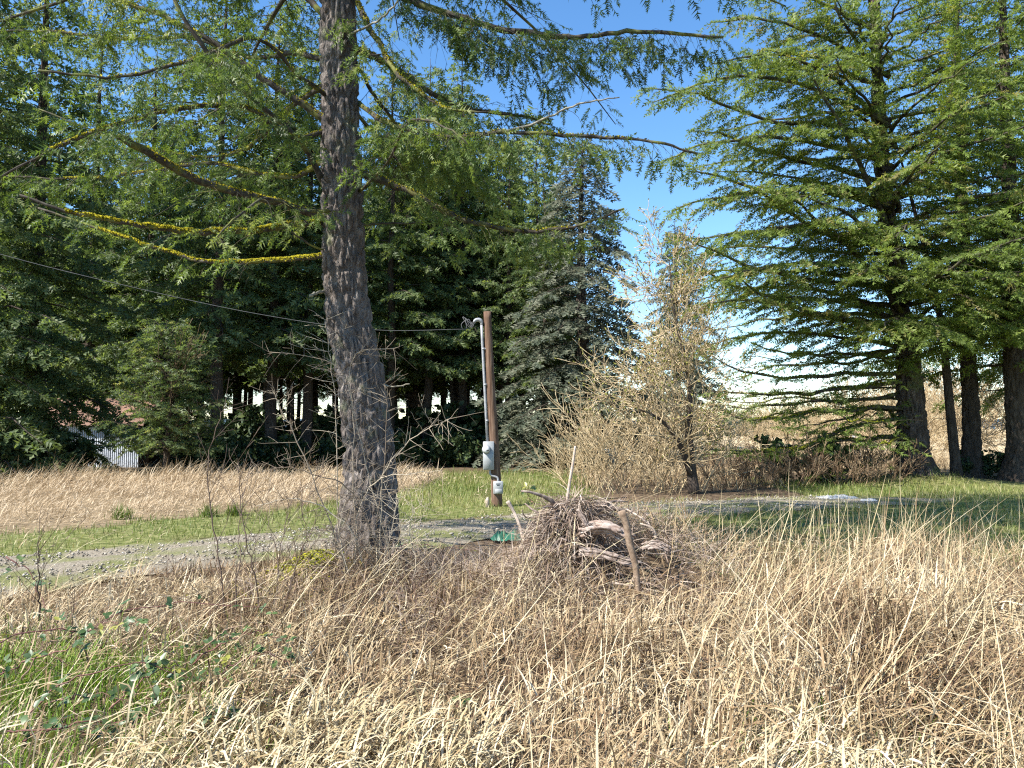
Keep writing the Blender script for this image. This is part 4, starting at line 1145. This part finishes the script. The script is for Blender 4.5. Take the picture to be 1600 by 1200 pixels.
# undergrowth along the wood
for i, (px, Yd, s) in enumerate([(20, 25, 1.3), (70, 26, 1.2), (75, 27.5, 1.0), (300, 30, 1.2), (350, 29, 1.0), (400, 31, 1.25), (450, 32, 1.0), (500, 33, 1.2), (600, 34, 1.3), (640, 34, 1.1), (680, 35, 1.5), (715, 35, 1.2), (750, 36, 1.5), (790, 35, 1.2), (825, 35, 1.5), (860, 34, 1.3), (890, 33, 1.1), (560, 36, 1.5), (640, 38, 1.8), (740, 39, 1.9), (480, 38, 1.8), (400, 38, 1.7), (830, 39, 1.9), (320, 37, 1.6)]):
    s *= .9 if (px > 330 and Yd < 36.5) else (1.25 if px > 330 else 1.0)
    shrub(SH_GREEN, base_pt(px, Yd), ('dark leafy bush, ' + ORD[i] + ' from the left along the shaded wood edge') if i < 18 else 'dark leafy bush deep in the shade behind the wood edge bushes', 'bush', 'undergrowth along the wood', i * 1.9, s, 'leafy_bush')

# small bushy tree at the wood's edge
SB = base_pt(263, 25.5)
me = conifer_mesh(401, 5.3, .12, .8, 1.6, 80, .75, .15, .75, .28, .17, .14, .3, .55, .3, 'fir_wood', .1, MID_SPRIGS, -.1, .6)
t = plant_tree(me, SB, 'small bushy tree with short dark trunk right of the pale shed', None, 0, 1, None, 'bushy_tree')
S = []; tips = []; r = np.random.RandomState(402)
for i in range(14):
    a = r.uniform(-.9, .9)
    grow(r, (.1, 0, r.uniform(1, 3.6)), (math.cos(a), math.sin(a) - .5, 1.0), 1.1, .016, 2, S, tips, .15, .2, (1, 3), .6, .6, .006)
mb = MB(); segs(mb, S, 3); mb.build('bare_twigs', M['twig_brown'], t, stuff=True)

# ------------------------------------------------------------------ pale metal shed in the wood
SX, SY = -18.6, 34.0
shed = thing('metal_shed', 'pale corrugated metal shed with rusty roof half hidden by conifers', 'shed', (SX, SY, 0))
pw = .62
prof = []
for k in range(7):
    prof += [(k / 7 * pw, 0), ((k + .35) / 7 * pw, 0), ((k + .5) / 7 * pw, -.025), ((k + .85) / 7 * pw, -.025)]
prof.append((pw, 0))
mb = MB(); pts = []
for (x_, y_) in prof: pts += [(x_, y_, 0), (x_, y_, 1.9)]
mb.add(pts, None, [(2 * i, 2 * i + 2, 2 * i + 3, 2 * i + 1) for i in range(len(prof) - 1)], .5)
pm = mb.mesh('wall_panel', M['shed_wall'])
for k in range(7):
    o = link('wall_panel', pm, shed); o.location = (-2.25 + k * (pw + .008), (k % 2) * .004, 0)
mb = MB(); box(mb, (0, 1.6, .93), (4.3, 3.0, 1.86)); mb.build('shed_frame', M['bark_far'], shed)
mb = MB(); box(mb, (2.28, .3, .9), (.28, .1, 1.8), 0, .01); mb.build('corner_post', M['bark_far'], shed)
mb = MB(); mb.add([(-2.5, -.3, 1.84), (2.45, -.3, 1.84), (2.45, 1.6, 3.05), (-2.5, 1.6, 3.05), (-2.5, 3.5, 1.84), (2.45, 3.5, 1.84), (-2.5, -.3, 1.90), (2.45, -.3, 1.90), (2.45, 1.6, 3.11), (-2.5, 1.6, 3.11), (-2.5, 3.5, 1.90), (2.45, 3.5, 1.90)], None, [(0, 1, 2, 3), (3, 2, 5, 4), (6, 7, 8, 9), (9, 8, 11, 10), (0, 1, 7, 6), (4, 5, 11, 10)], .5)
mb.build('roof', M['shed_roof'], shed)
mb = MB(); box(mb, (.6, -.05, 1.0), (.9, .03, .07), 0, .01); mb.build('rail', M['galv'], shed)

# ------------------------------------------------------------------ service pole
DP = 17.0
pb, pt_ = at(777, 792, DP), at(761, 487, DP); pb[2] = -.1
POLE = np.array([pb[0], DP, 0])
pole = thing('service_pole', 'leaning brown wooden service pole with meter boxes standing on the lawn', 'pole', POLE)
rP = np.random.RandomState(31)
P = np.array([pb * (1 - u) + pt_ * u for u in np.linspace(0, 1, 30)]); P[:, 0] += .008 * np.sin(np.linspace(0, 7, 30))
mb = MB(); tube(mb, P, np.linspace(.122, .085, 30), 18, .5, True, .035, 6); post = mb.build('post', M['pole'], pole, True, POLE)
pd = norm(pt_ - pb); lf = np.array([-1.0, -.25, 0]); lf /= np.linalg.norm(lf)


def on_pole(py, off, fwd=0.0):
    u = (792 - py) / (792 - 487); c = pb * (1 - u) + pt_ * u
    return c + lf * off + np.array([0, -fwd, 0])


mb = MB(); C = [on_pole(y_, .14, .02) for y_ in (688, 640, 600, 560, 530, 508)]
tube(mb, C, .03, 12, .5, True); conduit = mb.build('conduit', M['galv'], pole, True, POLE)
for y_ in (655, 600, 545):
    mb = MB(); c = on_pole(y_, .125, .02); tube(mb, [c - pd * .02, c + pd * .02], .042, 12); box(mb, c - lf * .07, (.1, .05, .03), .25); mb.build('strap', M['galv'], pole, False, POLE)
mb = MB(); e = on_pole(508, .14, .02)
tube(mb, resample([e, e + (0, 0, .06), e + (-.05, -.01, .11), e + (-.13, -.02, .10), e + (-.17, -.03, .05)], 12), [.032, .033, .036, .042, .046, .047, .046, .044, .042, .038, .034, .026], 12)
mb.build('weatherhead', M['galv'], pole, True, POLE)
for k in range(3):
    mb = MB(); q = e + np.array([-.15 - .03 * k, -.03, .06]); w_ = at(735 - 2 * k, 519, DP) if False else e + np.array([-.42 + .1 * k, -.03, -.10])
    tube(mb, resample([q, q + (-.06, 0, -.12), q + (-.13 - .04 * k, 0, .06 + .03 * k), w_ + (-.02, 0, .12), w_], 16), .007, 6); mb.build('drip_loop', M['wire'], pole, True, POLE)
# meter cabinet
mc = on_pole(708, .13, .10)
mb = MB(); box(mb, mc, (.235, .15, .62), .10, .012); cab = mb.build('meter_cabinet', M['metal'], pole, False, POLE)
mb = MB(); box(mb, mc + (-.01, -.083, -.10), (.20, .012, .37), .10, .004); mb.build('cover', M['metal'], cab, False, POLE)
mcc = mc + np.array([-.045, -.08, .14])
mb = MB(); tube(mb, [mcc, mcc + (0, -.03, 0)], .095, 24); mb.build('meter_ring', M['galv'], cab, True, POLE)
mb = MB(); tube(mb, [mcc + (0, -.028, 0), mcc + (0, -.09, 0), mcc + (0, -.115, 0), mcc + (0, -.12, 0)], [.08, .078, .06, .02], 24); mb.build('meter_dome', M['white_part'], cab, True, POLE)
mb = MB(); box(mb, mcc + (.03, -.123, -.02), (.05, .006, .02)); mb.build('meter_dial', M['black'], cab, False, POLE)
# lower breaker box with its small label lines and lower flap
lb = on_pole(756, -.05, .15)
mb = MB(); box(mb, lb, (.21, .11, .28), .10, .012); low_ = mb.build('breaker_box', M['metal'], pole, False, POLE)
mb = MB(); box(mb, lb + (.012, -.064, -.075), (.15, .02, .10), .10, .006); mb.build('flap', M['metal'], low_, False, POLE)
for k, (w_, z_) in enumerate([(.10, .085), (.06, .055)]):
    mb = MB(); box(mb, lb + (.0, -.0575, z_), (w_, .004, .014), .10); mb.build('printed_line', M['black'], low_, False, POLE)
mb = MB(); tube(mb, resample([mc + (.03, .0, -.30), mc + (.05, 0, -.42), lb + (-.02, 0, .22), lb + (.0, 0, .13)], 12), .022, 10); mb.build('flexible_conduit', M['galv'], pole, True, POLE)
# little stake beside it
mb = MB(); s0 = at(762, 793, 16.8); s0[2] = -.05
tube(mb, [s0, s0 + (-.01, 0, .2), s0 + (.0, 0, .27)], [.05, .045, .02], 7, .5, True, .1, 3)
tag(mb.build('wooden_stake', M['stick_pale'], None, False), 'short pale wooden stake at the foot of the service pole', 'stake')
# service wire
w0 = e + np.array([-.32, -.03, -.10])
ends = [w0, at(580, 515, 16.4), at(400, 490, 15.9), at(200, 447, 15.3), at(0, 397, 14.7), at(-260, 318, 14.0)]
mb = MB(); tube(mb, resample(ends, 60), .0055, 6)
for k in range(160):
    pass
tag(mb.build('service_wire', M['wire'], None, True), 'thin dark overhead service wire running left from the pole', 'wire')

# ------------------------------------------------------------------ debris mound: torn stump, log and sticks
rD = np.random.RandomState(55)
ST = np.array([.58, 7.35, .25])
stump = thing('torn_stump', 'torn grey stump of matted roots on top of the debris mound', 'stump', (ST[0], ST[1], 0))
mb = MB()
nu, nv = 28, 16; V = []
for j in range(nv):
    for i in range(nu):
        a = i / nu * 2 * math.pi; v = j / (nv - 1)
        q = Vector((math.cos(a) * 1.6, math.sin(a) * 1.6, v * 2.2))
        rr = (.36 - .14 * v ** 1.5) * (1 + .5 * noise.noise(q * 1.3) + .25 * noise.noise(q * 3.7)) * (1 if j < nv - 1 else .1)
        z_ = .12 + (.74 - .06 * math.cos(a)) * v + .10 * noise.noise(q * 1.9)
        V.append((ST[0] + math.cos(a) * rr * 1.0 - .02, ST[1] + math.sin(a) * rr * .8, z_))
Q = [(j * nu + i, j * nu + (i + 1) % nu, (j + 1) * nu + (i + 1) % nu, (j + 1) * nu + i) for j in range(nv - 1) for i in range(nu)]
mb.add(V, None, Q, .5); mb.build('root_core', M['soil'], stump, True, (ST[0], ST[1], 0))
for k in range(90):
    a = rD.uniform(0, 6.28); z_ = rD.uniform(.35, .98); rr = .40 - .24 * (z_ - .2)
    p = np.array([ST[0] + math.cos(a) * rr, ST[1] + math.sin(a) * rr * .8, z_])
    d = np.array([math.cos(a) * .6 + rD.uniform(-.6, .6), math.sin(a) * .6, rD.uniform(-.5, .7)])
    L = rD.uniform(.12, .45) if k % 5 else rD.uniform(.3, .5); c = [p]
    for i in range(5):
        d = d + rD.randn(3) * .35 - ZU * .12; p = p + norm(d) * L / 5; c.append(p)
    mb = MB(); r_ = rD.uniform(.006, .02) if k % 4 else rD.uniform(.02, .042); tube(mb, c, np.linspace(r_, r_ * .35, 6), 6, .5, True, .2, k); mb.build('root', M['deadwood'], stump, True, (ST[0], ST[1], 0))
# draped dry stems over the stump
n = 3200
a = rD.uniform(-np.pi, np.pi, n); v = rD.rand(n) ** .7
rr = .10 + .44 * (1 - v)
x_ = ST[0] + np.cos(a) * rr + rD.randn(n) * .04; y_ = ST[1] + np.sin(a) * rr * .85 + rD.randn(n) * .04; z_ = .28 + .75 * v + rD.uniform(-.05, .06, n)
mb = MB(); blades(mb, np.stack([x_, y_, z_], 1), rD.uniform(.12, .42, n), rD.uniform(.004, .011, n), a + rD.normal(0, 1.0, n), rD.uniform(.7, 2.4, n), rD.uniform(.2, 1.2, n), rD.beta(2, 2, n), 4, None, rD)
mb.build('hanging_straw', M['straw_grey'], stump, False, (ST[0], ST[1], 0), True)


def wood_piece(name, ctrl, r, mat, label, cat, sides=12, lump=.18, seed=0, n=16):
    P = resample(ctrl, n); R = np.interp(np.linspace(0, 1, n), np.linspace(0, 1, len(r)), r)
    mb = MB(); tube(mb, P, R, sides, .5, True, lump, seed)
    o = P[0]
    ob = mb.build(name, M[mat], None, sides > 9, o); ob.location = o
    return tag(ob, label, cat)


def splinter_bundle(name, ctrl, rad, count, thick, mat, label, cat, seed):
    """broken fibrous log: many split staves side by side with uneven ends"""
    r = np.random.RandomState(seed); P = resample(ctrl, 14); o = P[0].copy()
    T = norm(np.gradient(P, axis=0)); Sd = norm(np.cross(T, ZU)); U = np.cross(Sd, T)
    mb = MB()
    for k in range(count):
        a = r.uniform(0, 6.28); q = rad * math.sqrt(r.uniform(.15, 1)); a2 = a + r.uniform(-.5, .5)
        i0, i1 = r.randint(0, 5), r.randint(9, 15)
        aa = np.linspace(a, a2, 14)[:, None]
        C = P + (Sd * np.cos(aa) + U * np.sin(aa) * .8) * q * (1 + .15 * r.randn(14, 1))
        th = thick * r.uniform(.5, 1.3)
        tube(mb, C[i0:i1], np.linspace(th, th * r.uniform(.4, 1), i1 - i0), 5, r.rand(), True, .3, seed + k)
    ob = mb.build(name, M[mat], None, False, o); ob.location = o
    return tag(ob, label, cat)


splinter_bundle('broken_log', [at(905, 832, 6.95), at(935, 824, 6.9), at(962, 830, 6.88), at(988, 846, 6.85)], .062, 34, .016, 'redwood', 'broken reddish log with pale splintered top on the debris mound', 'log', 4)
splinter_bundle('grey_log', [at(905, 862, 6.85), at(940, 866, 6.8), at(975, 876, 6.75), at(1010, 884, 6.72)], .045, 20, .013, 'deadwood', 'grey weathered split log in front of the reddish log', 'log', 5)
splinter_bundle('root_chunk', [at(1000, 856, 6.85), at(1025, 850, 6.8), at(1048, 862, 6.75)], .045, 16, .013, 'deadwood', 'dark knotty root chunk right of the logs', 'wood', 6)
splinter_bundle('bark_slab', [at(898, 796, 6.98), at(912, 814, 6.93), at(922, 842, 6.9)], .03, 9, .011, 'deadwood', 'split bark slab leaning on the stump', 'wood', 7)
wood_piece('standing_stick', [at(971, 798, 6.3), at(979, 820, 6.3), at(984, 850, 6.3), at(993, 885, 6.3), at(997, 930, 6.3), at(1005, 1000, 6.3)], [.034, .028, .031, .025, .026, .022], 'stick', 'brown sawn stick standing upright in front of the logs', 'stick', 9, .07, 8)
wood_piece('pale_stick', [at(899, 697, 7.3), at(895, 725, 7.3), at(889, 760, 7.3), at(884, 800, 7.3)], [.010, .013, .015, .014], 'stick_pale', 'thin pale stick poking up from the stump top', 'stick', 7, .07, 9)
wood_piece('leaning_stick', [at(793, 783, 7.9), at(803, 800, 7.9), at(812, 822, 7.85), at(820, 850, 7.8)], [.022, .016, .018, .017], 'stick_pale', 'short pale stick with grey tip leaning left of the stump', 'stick', 8, .12, 10)
for k, (c, lab) in enumerate([([(1012, 815, 7.3), (1022, 835, 7.25), (1030, 850, 7.2)], 'short forked pale splinter above the root chunk'), ([(1000, 818, 7.2), (1020, 826, 7.2), (1026, 842, 7.2)], 'thin bent splinter beside the forked one'), ([(978, 795, 7.4), (1005, 812, 7.3), (1030, 840, 7.3)], 'long thin splinter sloping down behind the standing stick'), ([(940, 800, 7.5), (960, 812, 7.45), (978, 822, 7.4)], 'grey splinter lying behind the reddish log'), ([(1062, 912, 6.3), (1090, 925, 6.25), (1100, 922, 6.2)], 'dark reddish twig lying on the straw right of the mound')]):
    wood_piece('splinter', [at(*q) for q in c], [.010, .011, .006], 'stick_pale' if k < 4 else 'stick', lab, 'stick', 6, .15, 20 + k, 8)
# scattered sticks over the mound face
for k in range(26):
    px, py = rD.uniform(800, 1080), rD.uniform(850, 960); Yd = 7.2 - (py - 850) / 110 * .9
    p = at(px, py, Yd); d = norm(np.array([rD.randn(), rD.randn() * .5, rD.randn() * .35])); L = rD.uniform(.2, .6)
    P = np.array([p - d * L / 2, p + rD.randn(3) * .03, p + d * L / 2])
    mb = MB(); tube(mb, resample(P, 7), np.linspace(.008, .004, 7) * rD.uniform(.8, 1.5), 6, .5, True, .1, k)
    ob = mb.build('loose_stick', M['stick_pale' if rD.rand() < .5 else 'stick'], None, False, p); ob.location = p
    tag(ob, 'thin dead stick tangled in the thatch on the mound face', 'stick', 'dead sticks on the mound')


def sheet(name, cx, cy, w, d, h, mat, label, cat, seed):
    r = np.random.RandomState(seed); n1_, n2_ = 26, 16; V = []
    for j in range(n2_):
        for i in range(n1_):
            u, v = i / (n1_ - 1) * 2 - 1, j / (n2_ - 1) * 2 - 1
            e = 1 + .25 * noise.noise(Vector((u * 2 + seed, v * 2, 1)))
            q = Vector((u * 3 + seed, v * 3, 0))
            z_ = h * (.35 + .9 * abs(noise.noise(q)) + .35 * noise.noise(q * 2.7)) * (1 - .75 * max(abs(u), abs(v)) ** 3)
            V.append((u * w / 2 * e * math.sqrt(1 - .35 * v * v), v * d / 2 * e * math.sqrt(1 - .35 * u * u), max(.006, z_)))
    mb = MB(); mb.add(V, None, [(j * n1_ + i, j * n1_ + i + 1, (j + 1) * n1_ + i + 1, (j + 1) * n1_ + i) for j in range(n2_ - 1) for i in range(n1_ - 1)], .5)
    ob = mb.build(name, M[mat], None, False); ob.location = (cx, cy, float(hgt(cx, cy)) + .03)
    return tag(ob, label, cat)


g = at(792, 832, 11.6)
sheet('green_sheet', g[0], 11.7, .50, .5, .16, 'green_sheet', 'crumpled dark green plastic sheet by the drive left of the stump', 'plastic sheet', 2)
q = at(1308, 779, 18.6)
sheet('white_sheet', q[0], 18.6, .95, .6, .09, 'white_sheet', 'larger crumpled white plastic sheet lying at the drive end', 'plastic sheet', 5)
q = at(1357, 784, 17.9)
sheet('white_sheet', q[0], 17.9, .4, .3, .08, 'white_sheet', 'small white plastic scrap right of the larger white sheet', 'plastic sheet', 9)

# mossy mound beside the fir's foot
mb = MB(); n = 13000
x_ = rD.normal(-2.25, .30, n); y_ = rD.normal(8.3, .36, n)
z_ = hgt(x_, y_) + .25 * np.clip(1 - np.hypot(x_ + 2.15, y_ - 8.5) / .75, 0, 1) ** .85 * rD.uniform(.75, 1.0, n)
kk = rD.rand(n) < .05 + .85 * (vnoise(x_, y_, 5, 4) > .5)
place(mb, MOSS_T, np.stack([x_, y_, z_], 1)[kk], rD.randn(kk.sum(), 3) * [1, 1, .5], norm(rD.randn(kk.sum(), 3) * .5 + ZU), rD.uniform(.02, .042, kk.sum()), rD.rand(kk.sum()))
tag(mb.build('moss_mound', M['moss_ground']), 'bright yellow green moss cushion left of the near fir foot', 'moss', kind='stuff')
mb = MB()
nu, nv = 24, 10; V = []
for j in range(nv):
    for i in range(nu):
        a = i / nu * 2 * math.pi; v = j / (nv - 1); rr = .75 * (1 - v ** 1.2) * (1 + .2 * noise.noise(Vector((math.cos(a) * 2, math.sin(a) * 2, v * 2))))
        V.append((-2.15 + math.cos(a) * rr, 8.5 + math.sin(a) * rr, .0 + .24 * v))
mb.add(V, None, [(j * nu + i, j * nu + (i + 1) % nu, (j + 1) * nu + (i + 1) % nu, (j + 1) * nu + i) for j in range(nv - 1) for i in range(nu)], .5)
mm = mb.build('mossy_root', M['soil'], None, True); tag(mm, 'earthy root hump under the bright moss by the near fir', 'root')

# ------------------------------------------------------------------ thorny bare shrub round the fir's foot
rT = np.random.RandomState(91)


def cane_plant(name, label, cat, ctrls, r0, mat, depth, twl, per, base, group=None, minr=.0025, up=.05, ang=1.1):
    t = thing(name, label, cat, base, group)
    for c in ctrls:
        P = resample([at(*q) for q in c], max(10, 4 * len(c)), .012, rT)
        mb = MB(); tube(mb, P, np.linspace(r0, r0 * .3, len(P)), 6, rT.rand(), True, .08, 2)
        S = []; T = []
        for i in range(2, len(P)):
            for k in range(per):
                if rT.rand() < .75:
                    a = rT.uniform(0, 6.28); d = norm(P[i] - P[i - 1])
                    v = rT.randn(3); v -= d * np.dot(v, d); v = norm(v)
                    grow(rT, P[i], d * math.cos(ang) + v * math.sin(ang), twl * rT.uniform(.4, 1.3), r0 * .4, depth, S, T, up, .09, (1, 2), 1.0, .5, minr)
        segs(mb, S, 3, rT.rand())
        mb.build('stem', M[mat], t, False, base)
    return t


TB = np.array([-1.9, 8.4, 0])
cane_plant('thorn_shrub', 'bare pale thorny shrub tangled round the foot of the near fir', 'shrub', [
    [(615, 900, 8.2), (600, 830, 8.2), (575, 740, 8.2), (562, 680, 8.2), (545, 600, 8.2), (560, 550, 8.2), (615, 545, 8.1)],
    [(560, 910, 8.2), (555, 820, 8.15), (552, 740, 8.1), (552, 650, 8.1), (540, 590, 8.0), (500, 560, 7.9), (420, 550, 7.8)],
    [(540, 900, 8.2), (530, 830, 8.2), (528, 740, 8.2), (525, 640, 8.2), (515, 560, 8.2), (508, 500, 8.2)],
    [(590, 900, 8.1), (595, 800, 8.0), (600, 740, 7.9), (640, 690, 7.8), (680, 665, 7.7), (700, 655, 7.6)],
    [(600, 900, 8.0), (575, 820, 7.9), (540, 760, 7.8), (490, 740, 7.7), (440, 730, 7.6), (395, 740, 7.5)],
    [(570, 890, 7.9), (550, 830, 7.8), (500, 790, 7.7), (450, 780, 7.6), (400, 790, 7.5)],
    [(585, 900, 8.1), (590, 820, 8.05), (600, 720, 8.0), (605, 640, 7.9), (600, 600, 7.9)],
    [(555, 900, 8.0), (560, 800, 7.95), (590, 750, 7.9), (640, 740, 7.8), (690, 735, 7.7)],
    [(545, 900, 7.9), (520, 830, 7.8), (470, 700, 7.7), (440, 640, 7.6), (425, 610, 7.6)]], .0085, 'twig_thorn', 1, .24, 3, TB, minr=.0018, ang=1.2)
cane_plant('thorn_shrub', 'lower mat of pale thorn twigs spreading left and right of the fir foot', 'shrub', [
    [(600, 920, 7.9), (580, 870, 7.8), (540, 840, 7.7), (500, 830, 7.6), (460, 845, 7.5)],
    [(570, 930, 7.8), (600, 880, 7.7), (640, 850, 7.7), (680, 840, 7.6)],
    [(560, 940, 7.7), (540, 880, 7.7), (530, 830, 7.7), (540, 780, 7.7)],
    [(590, 940, 7.8), (600, 880, 7.8), (615, 820, 7.8), (620, 770, 7.8)],
    [(640, 930, 7.6), (650, 880, 7.6), (640, 820, 7.6), (660, 780, 7.6)]], .007, 'twig_thorn', 1, .30, 3, TB + (.05, -.5, 0), minr=.0018, ang=1.2)
sap = [([(366, 985, 6.2), (368, 920, 6.2), (376, 880, 6.2), (372, 830, 6.25), (385, 760, 6.3)], 'dark branching sapling rising from the straw left of the near fir'),
       ([(352, 965, 6.4), (340, 870, 6.4), (328, 780, 6.4), (324, 720, 6.4), (345, 650, 6.4), (352, 632, 6.4)], 'tall thin reddish sapling, leftmost of the dark stems'),
       ([(412, 975, 6.1), (400, 910, 6.1), (385, 850, 6.1), (375, 790, 6.15), (372, 720, 6.2)], 'thin dark sapling stem just right of the branching one'),
       ([(432, 990, 6.0), (450, 930, 6.0), (465, 880, 6.0), (478, 840, 6.0), (470, 780, 6.0)], 'dark sapling stem leaning right toward the moss'),
       ([(430, 930, 6.6), (436, 880, 6.6), (445, 820, 6.6), (460, 770, 6.6)], 'short thin sapling stem near the moss cushion'),
       ([(62, 930, 6.0), (60, 890, 6.0), (58, 850, 6.0)], 'short dark stem at the far left by the gravel')]
for c, lab in sap:
    b0 = at(*c[0]); b0[2] = 0
    cc = [(c[0][0], c[0][1] + 40, c[0][2])] + c
    cane_plant('bare_sapling', lab, 'sapling', [cc], .0075, 'twig_dark', 1, .30, 1, b0, 'dark saplings in the straw', .002, .2, .7)

# ------------------------------------------------------------------ brambles, lower left
lm = MB(); lm.add(LEAF[0], LEAF[1], None, np.full(7, .15)); LEAF_A = lm.mesh('leaf', M['leaf'])
lm = MB(); lm.add(LEAF[0], LEAF[1], None, np.full(7, .55)); LEAF_B = lm.mesh('leaf', M['leaf'])
lm = MB(); lm.add(LEAF[0], LEAF[1], None, np.full(7, .98)); LEAF_C = lm.mesh('leaf', M['leaf'])
from mathutils import Matrix


def leaf_obj(par, p, d, up, s, base, me):
    d = norm(d); sv = norm(np.cross(d, up)); u = np.cross(sv, d)
    o = link('leaf', me, par)
    mt = Matrix(((sv[0] * s, d[0] * s, u[0] * s, p[0] - base[0]), (sv[1] * s, d[1] * s, u[1] * s, p[1] - base[1]), (sv[2] * s, d[2] * s, u[2] * s, p[2] - base[2]), (0, 0, 0, 1)))
    o.matrix_local = mt


def bramble(ctrl, label, nleaf, size, yellow=.08, r=.005):
    P = resample([at(*c) for c in ctrl], 18, .015, rT); base = np.array([P[0][0], P[0][1], 0])
    t = thing('bramble', label, 'bramble', base, 'brambles in the lower left')
    mb = MB(); tube(mb, P, np.linspace(r, r * .4, 18), 6, rT.rand(), True)
    mb.build('cane', M['cane'], t, True, base)
    for k in range(nleaf):
        i = rT.randint(2, 18); p = P[i] + rT.randn(3) * .02; d0 = norm(np.array([rT.randn(), rT.randn(), rT.uniform(-.1, .6)]))
        up = norm(rT.randn(3) * .45 + ZU + np.array([0, -.4, 0])); me = LEAF_C if rT.rand() < yellow else (LEAF_A if rT.rand() < .55 else LEAF_B)
        sv = norm(np.cross(d0, up))
        for dd in (d0, d0 * .3 + sv * .95, d0 * .3 - sv * .95):      # leaflets in threes
            leaf_obj(t, p + d0 * .04, dd + rT.randn(3) * .12, up, size * rT.uniform(.65, 1.15), base, me)


bramble([(-20, 1010, 5.0), (60, 985, 5.1), (130, 985, 5.2), (200, 955, 5.3), (300, 940, 5.4), (420, 950, 5.4)], 'long bramble cane arching across the straw below the gravel', 14, .05)
bramble([(-20, 1060, 4.6), (40, 1035, 4.7), (110, 1010, 4.7), (160, 975, 4.8), (210, 975, 4.8)], 'bramble cane with dark leaves at the left edge', 12, .05)
bramble([(30, 1130, 4.1), (80, 1080, 4.2), (150, 1050, 4.3), (230, 1040, 4.4), (320, 1070, 4.5)], 'leafy bramble in the middle of the lower left', 16, .05)
bramble([(-10, 1150, 3.8), (60, 1140, 3.85), (130, 1130, 3.9), (220, 1120, 4.0), (260, 1090, 4.0)], 'bramble low in the bottom left corner', 14, .055, .05)
bramble([(170, 1110, 4.2), (200, 1080, 4.3), (240, 1050, 4.4), (280, 1040, 4.5)], 'purple bramble cane among the dead grass', 8, .055, .15)
bramble([(290, 1080, 4.5), (320, 1066, 4.5), (350, 1062, 4.5), (390, 1068, 4.5)], 'small bramble sprig right of the leafy one', 7, .055, .05)
for k in range(9):
    px, py = rT.uniform(-20, 330), rT.uniform(1010, 1180); Yd = 3.7 + (1180 - py) / 170 * 1.1
    dx = rT.uniform(60, 150); ry = rT.uniform(-50, 20)
    bramble([(px, py + 20, Yd), (px + dx * .4, py + ry * .5, Yd), (px + dx * .8, py + ry, Yd + .05), (px + dx * 1.2, py + ry + 15, Yd + .1)], 'one of several short tangled bramble sprays low in the left corner grass', 9, .046, .07)
bramble([(10, 870, 6.2), (40, 890, 6.2), (60, 925, 6.2), (70, 960, 6.1)], 'bramble shoot by the gravel at far left', 6, .06)
bramble([(680, 1130, 4.4), (695, 1110, 4.45), (720, 1105, 4.5), (740, 1120, 4.5)], 'little green bramble sprig in the bottom middle straw', 4, .045, .1)
bramble([(835, 790, 8.6), (825, 775, 8.6), (822, 765, 8.6), (838, 760, 8.6)], 'small leafy shoot between the pole and the stump', 4, .06, .25)
bramble([(620, 860, 8.6), (640, 850, 8.6), (690, 855, 8.6), (740, 860, 8.6)], 'low leafy shoot in the thatch right of the near fir', 5, .06, .2)
for i, (px, Yd) in enumerate([(195, 14.6), (370, 15.2), (330, 15.0)]):
    p = base_pt(px, Yd); mb = MB(); n = 150
    blades(mb, np.stack([p[0] + rT.randn(n) * .08, p[1] + rT.randn(n) * .08, np.zeros(n)], 1), rT.uniform(.15, .36, n), rT.uniform(.009, .016, n), rT.uniform(-3.14, 3.14, n), np.abs(rT.normal(.3, .3, n)), rT.uniform(.2, 1, n), rT.rand(n) * .5, 4, None, rT)
    ob = mb.build('grass_tuft', M['grass'], None, False, p); ob.location = p
    tag(ob, ['dark green grass tuft left on the drive verge', 'largest dark green tuft on the drive verge near the saplings', 'small green tuft between the other two on the verge'][i], 'grass tuft')

# ------------------------------------------------------------------ far land
xs = np.linspace(-5200, 5200, 120)
V = []
for x_ in xs:
    h_ = 25 + 50 * float(vnoise(x_, 0, .0011, 3)) + 22 * float(vnoise(x_, 0, .006, 4))
    V += [(x_, 4600, -5), (x_, 4900, h_ * .7), (x_, 5300, h_), (x_, 6200, -5)]
mb = MB(); mb.add(V, None, [(4 * i + j, 4 * i + 4 + j, 4 * i + 5 + j, 4 * i + 1 + j) for i in range(len(xs) - 1) for j in range(3)], .5)
hl = mb.build('hills', M['hill'], None, True); hl['kind'] = 'structure'
rK = np.random.RandomState(3)
for i in range(16):
    px = 1088 + i * 12
    plant_tree([FULL2, HIGH, FULL][i % 3], base_pt(px + rK.uniform(-8, 8), rK.uniform(140, 200)), 'small far dark conifer on the skyline beyond the field', 'far skyline conifers', i * 1.1, rK.uniform(.45, .8), rK.uniform(.22, .42))
fs = thing('field_box', 'small pale metal box standing in the far field right of the mossy limbs', 'box', base_pt(1338, 40))
mb = MB(); box(mb, (0, 0, 1.15), (.42, .3, .5), 0, .03); mb.build('body', M['metal'], fs)
mb = MB(); box(mb, (-.15, 0, .45), (.06, .06, .9)); mb.build('leg', M['galv'], fs)
mb = MB(); box(mb, (.15, 0, .45), (.06, .06, .9)); mb.build('leg', M['galv'], fs)
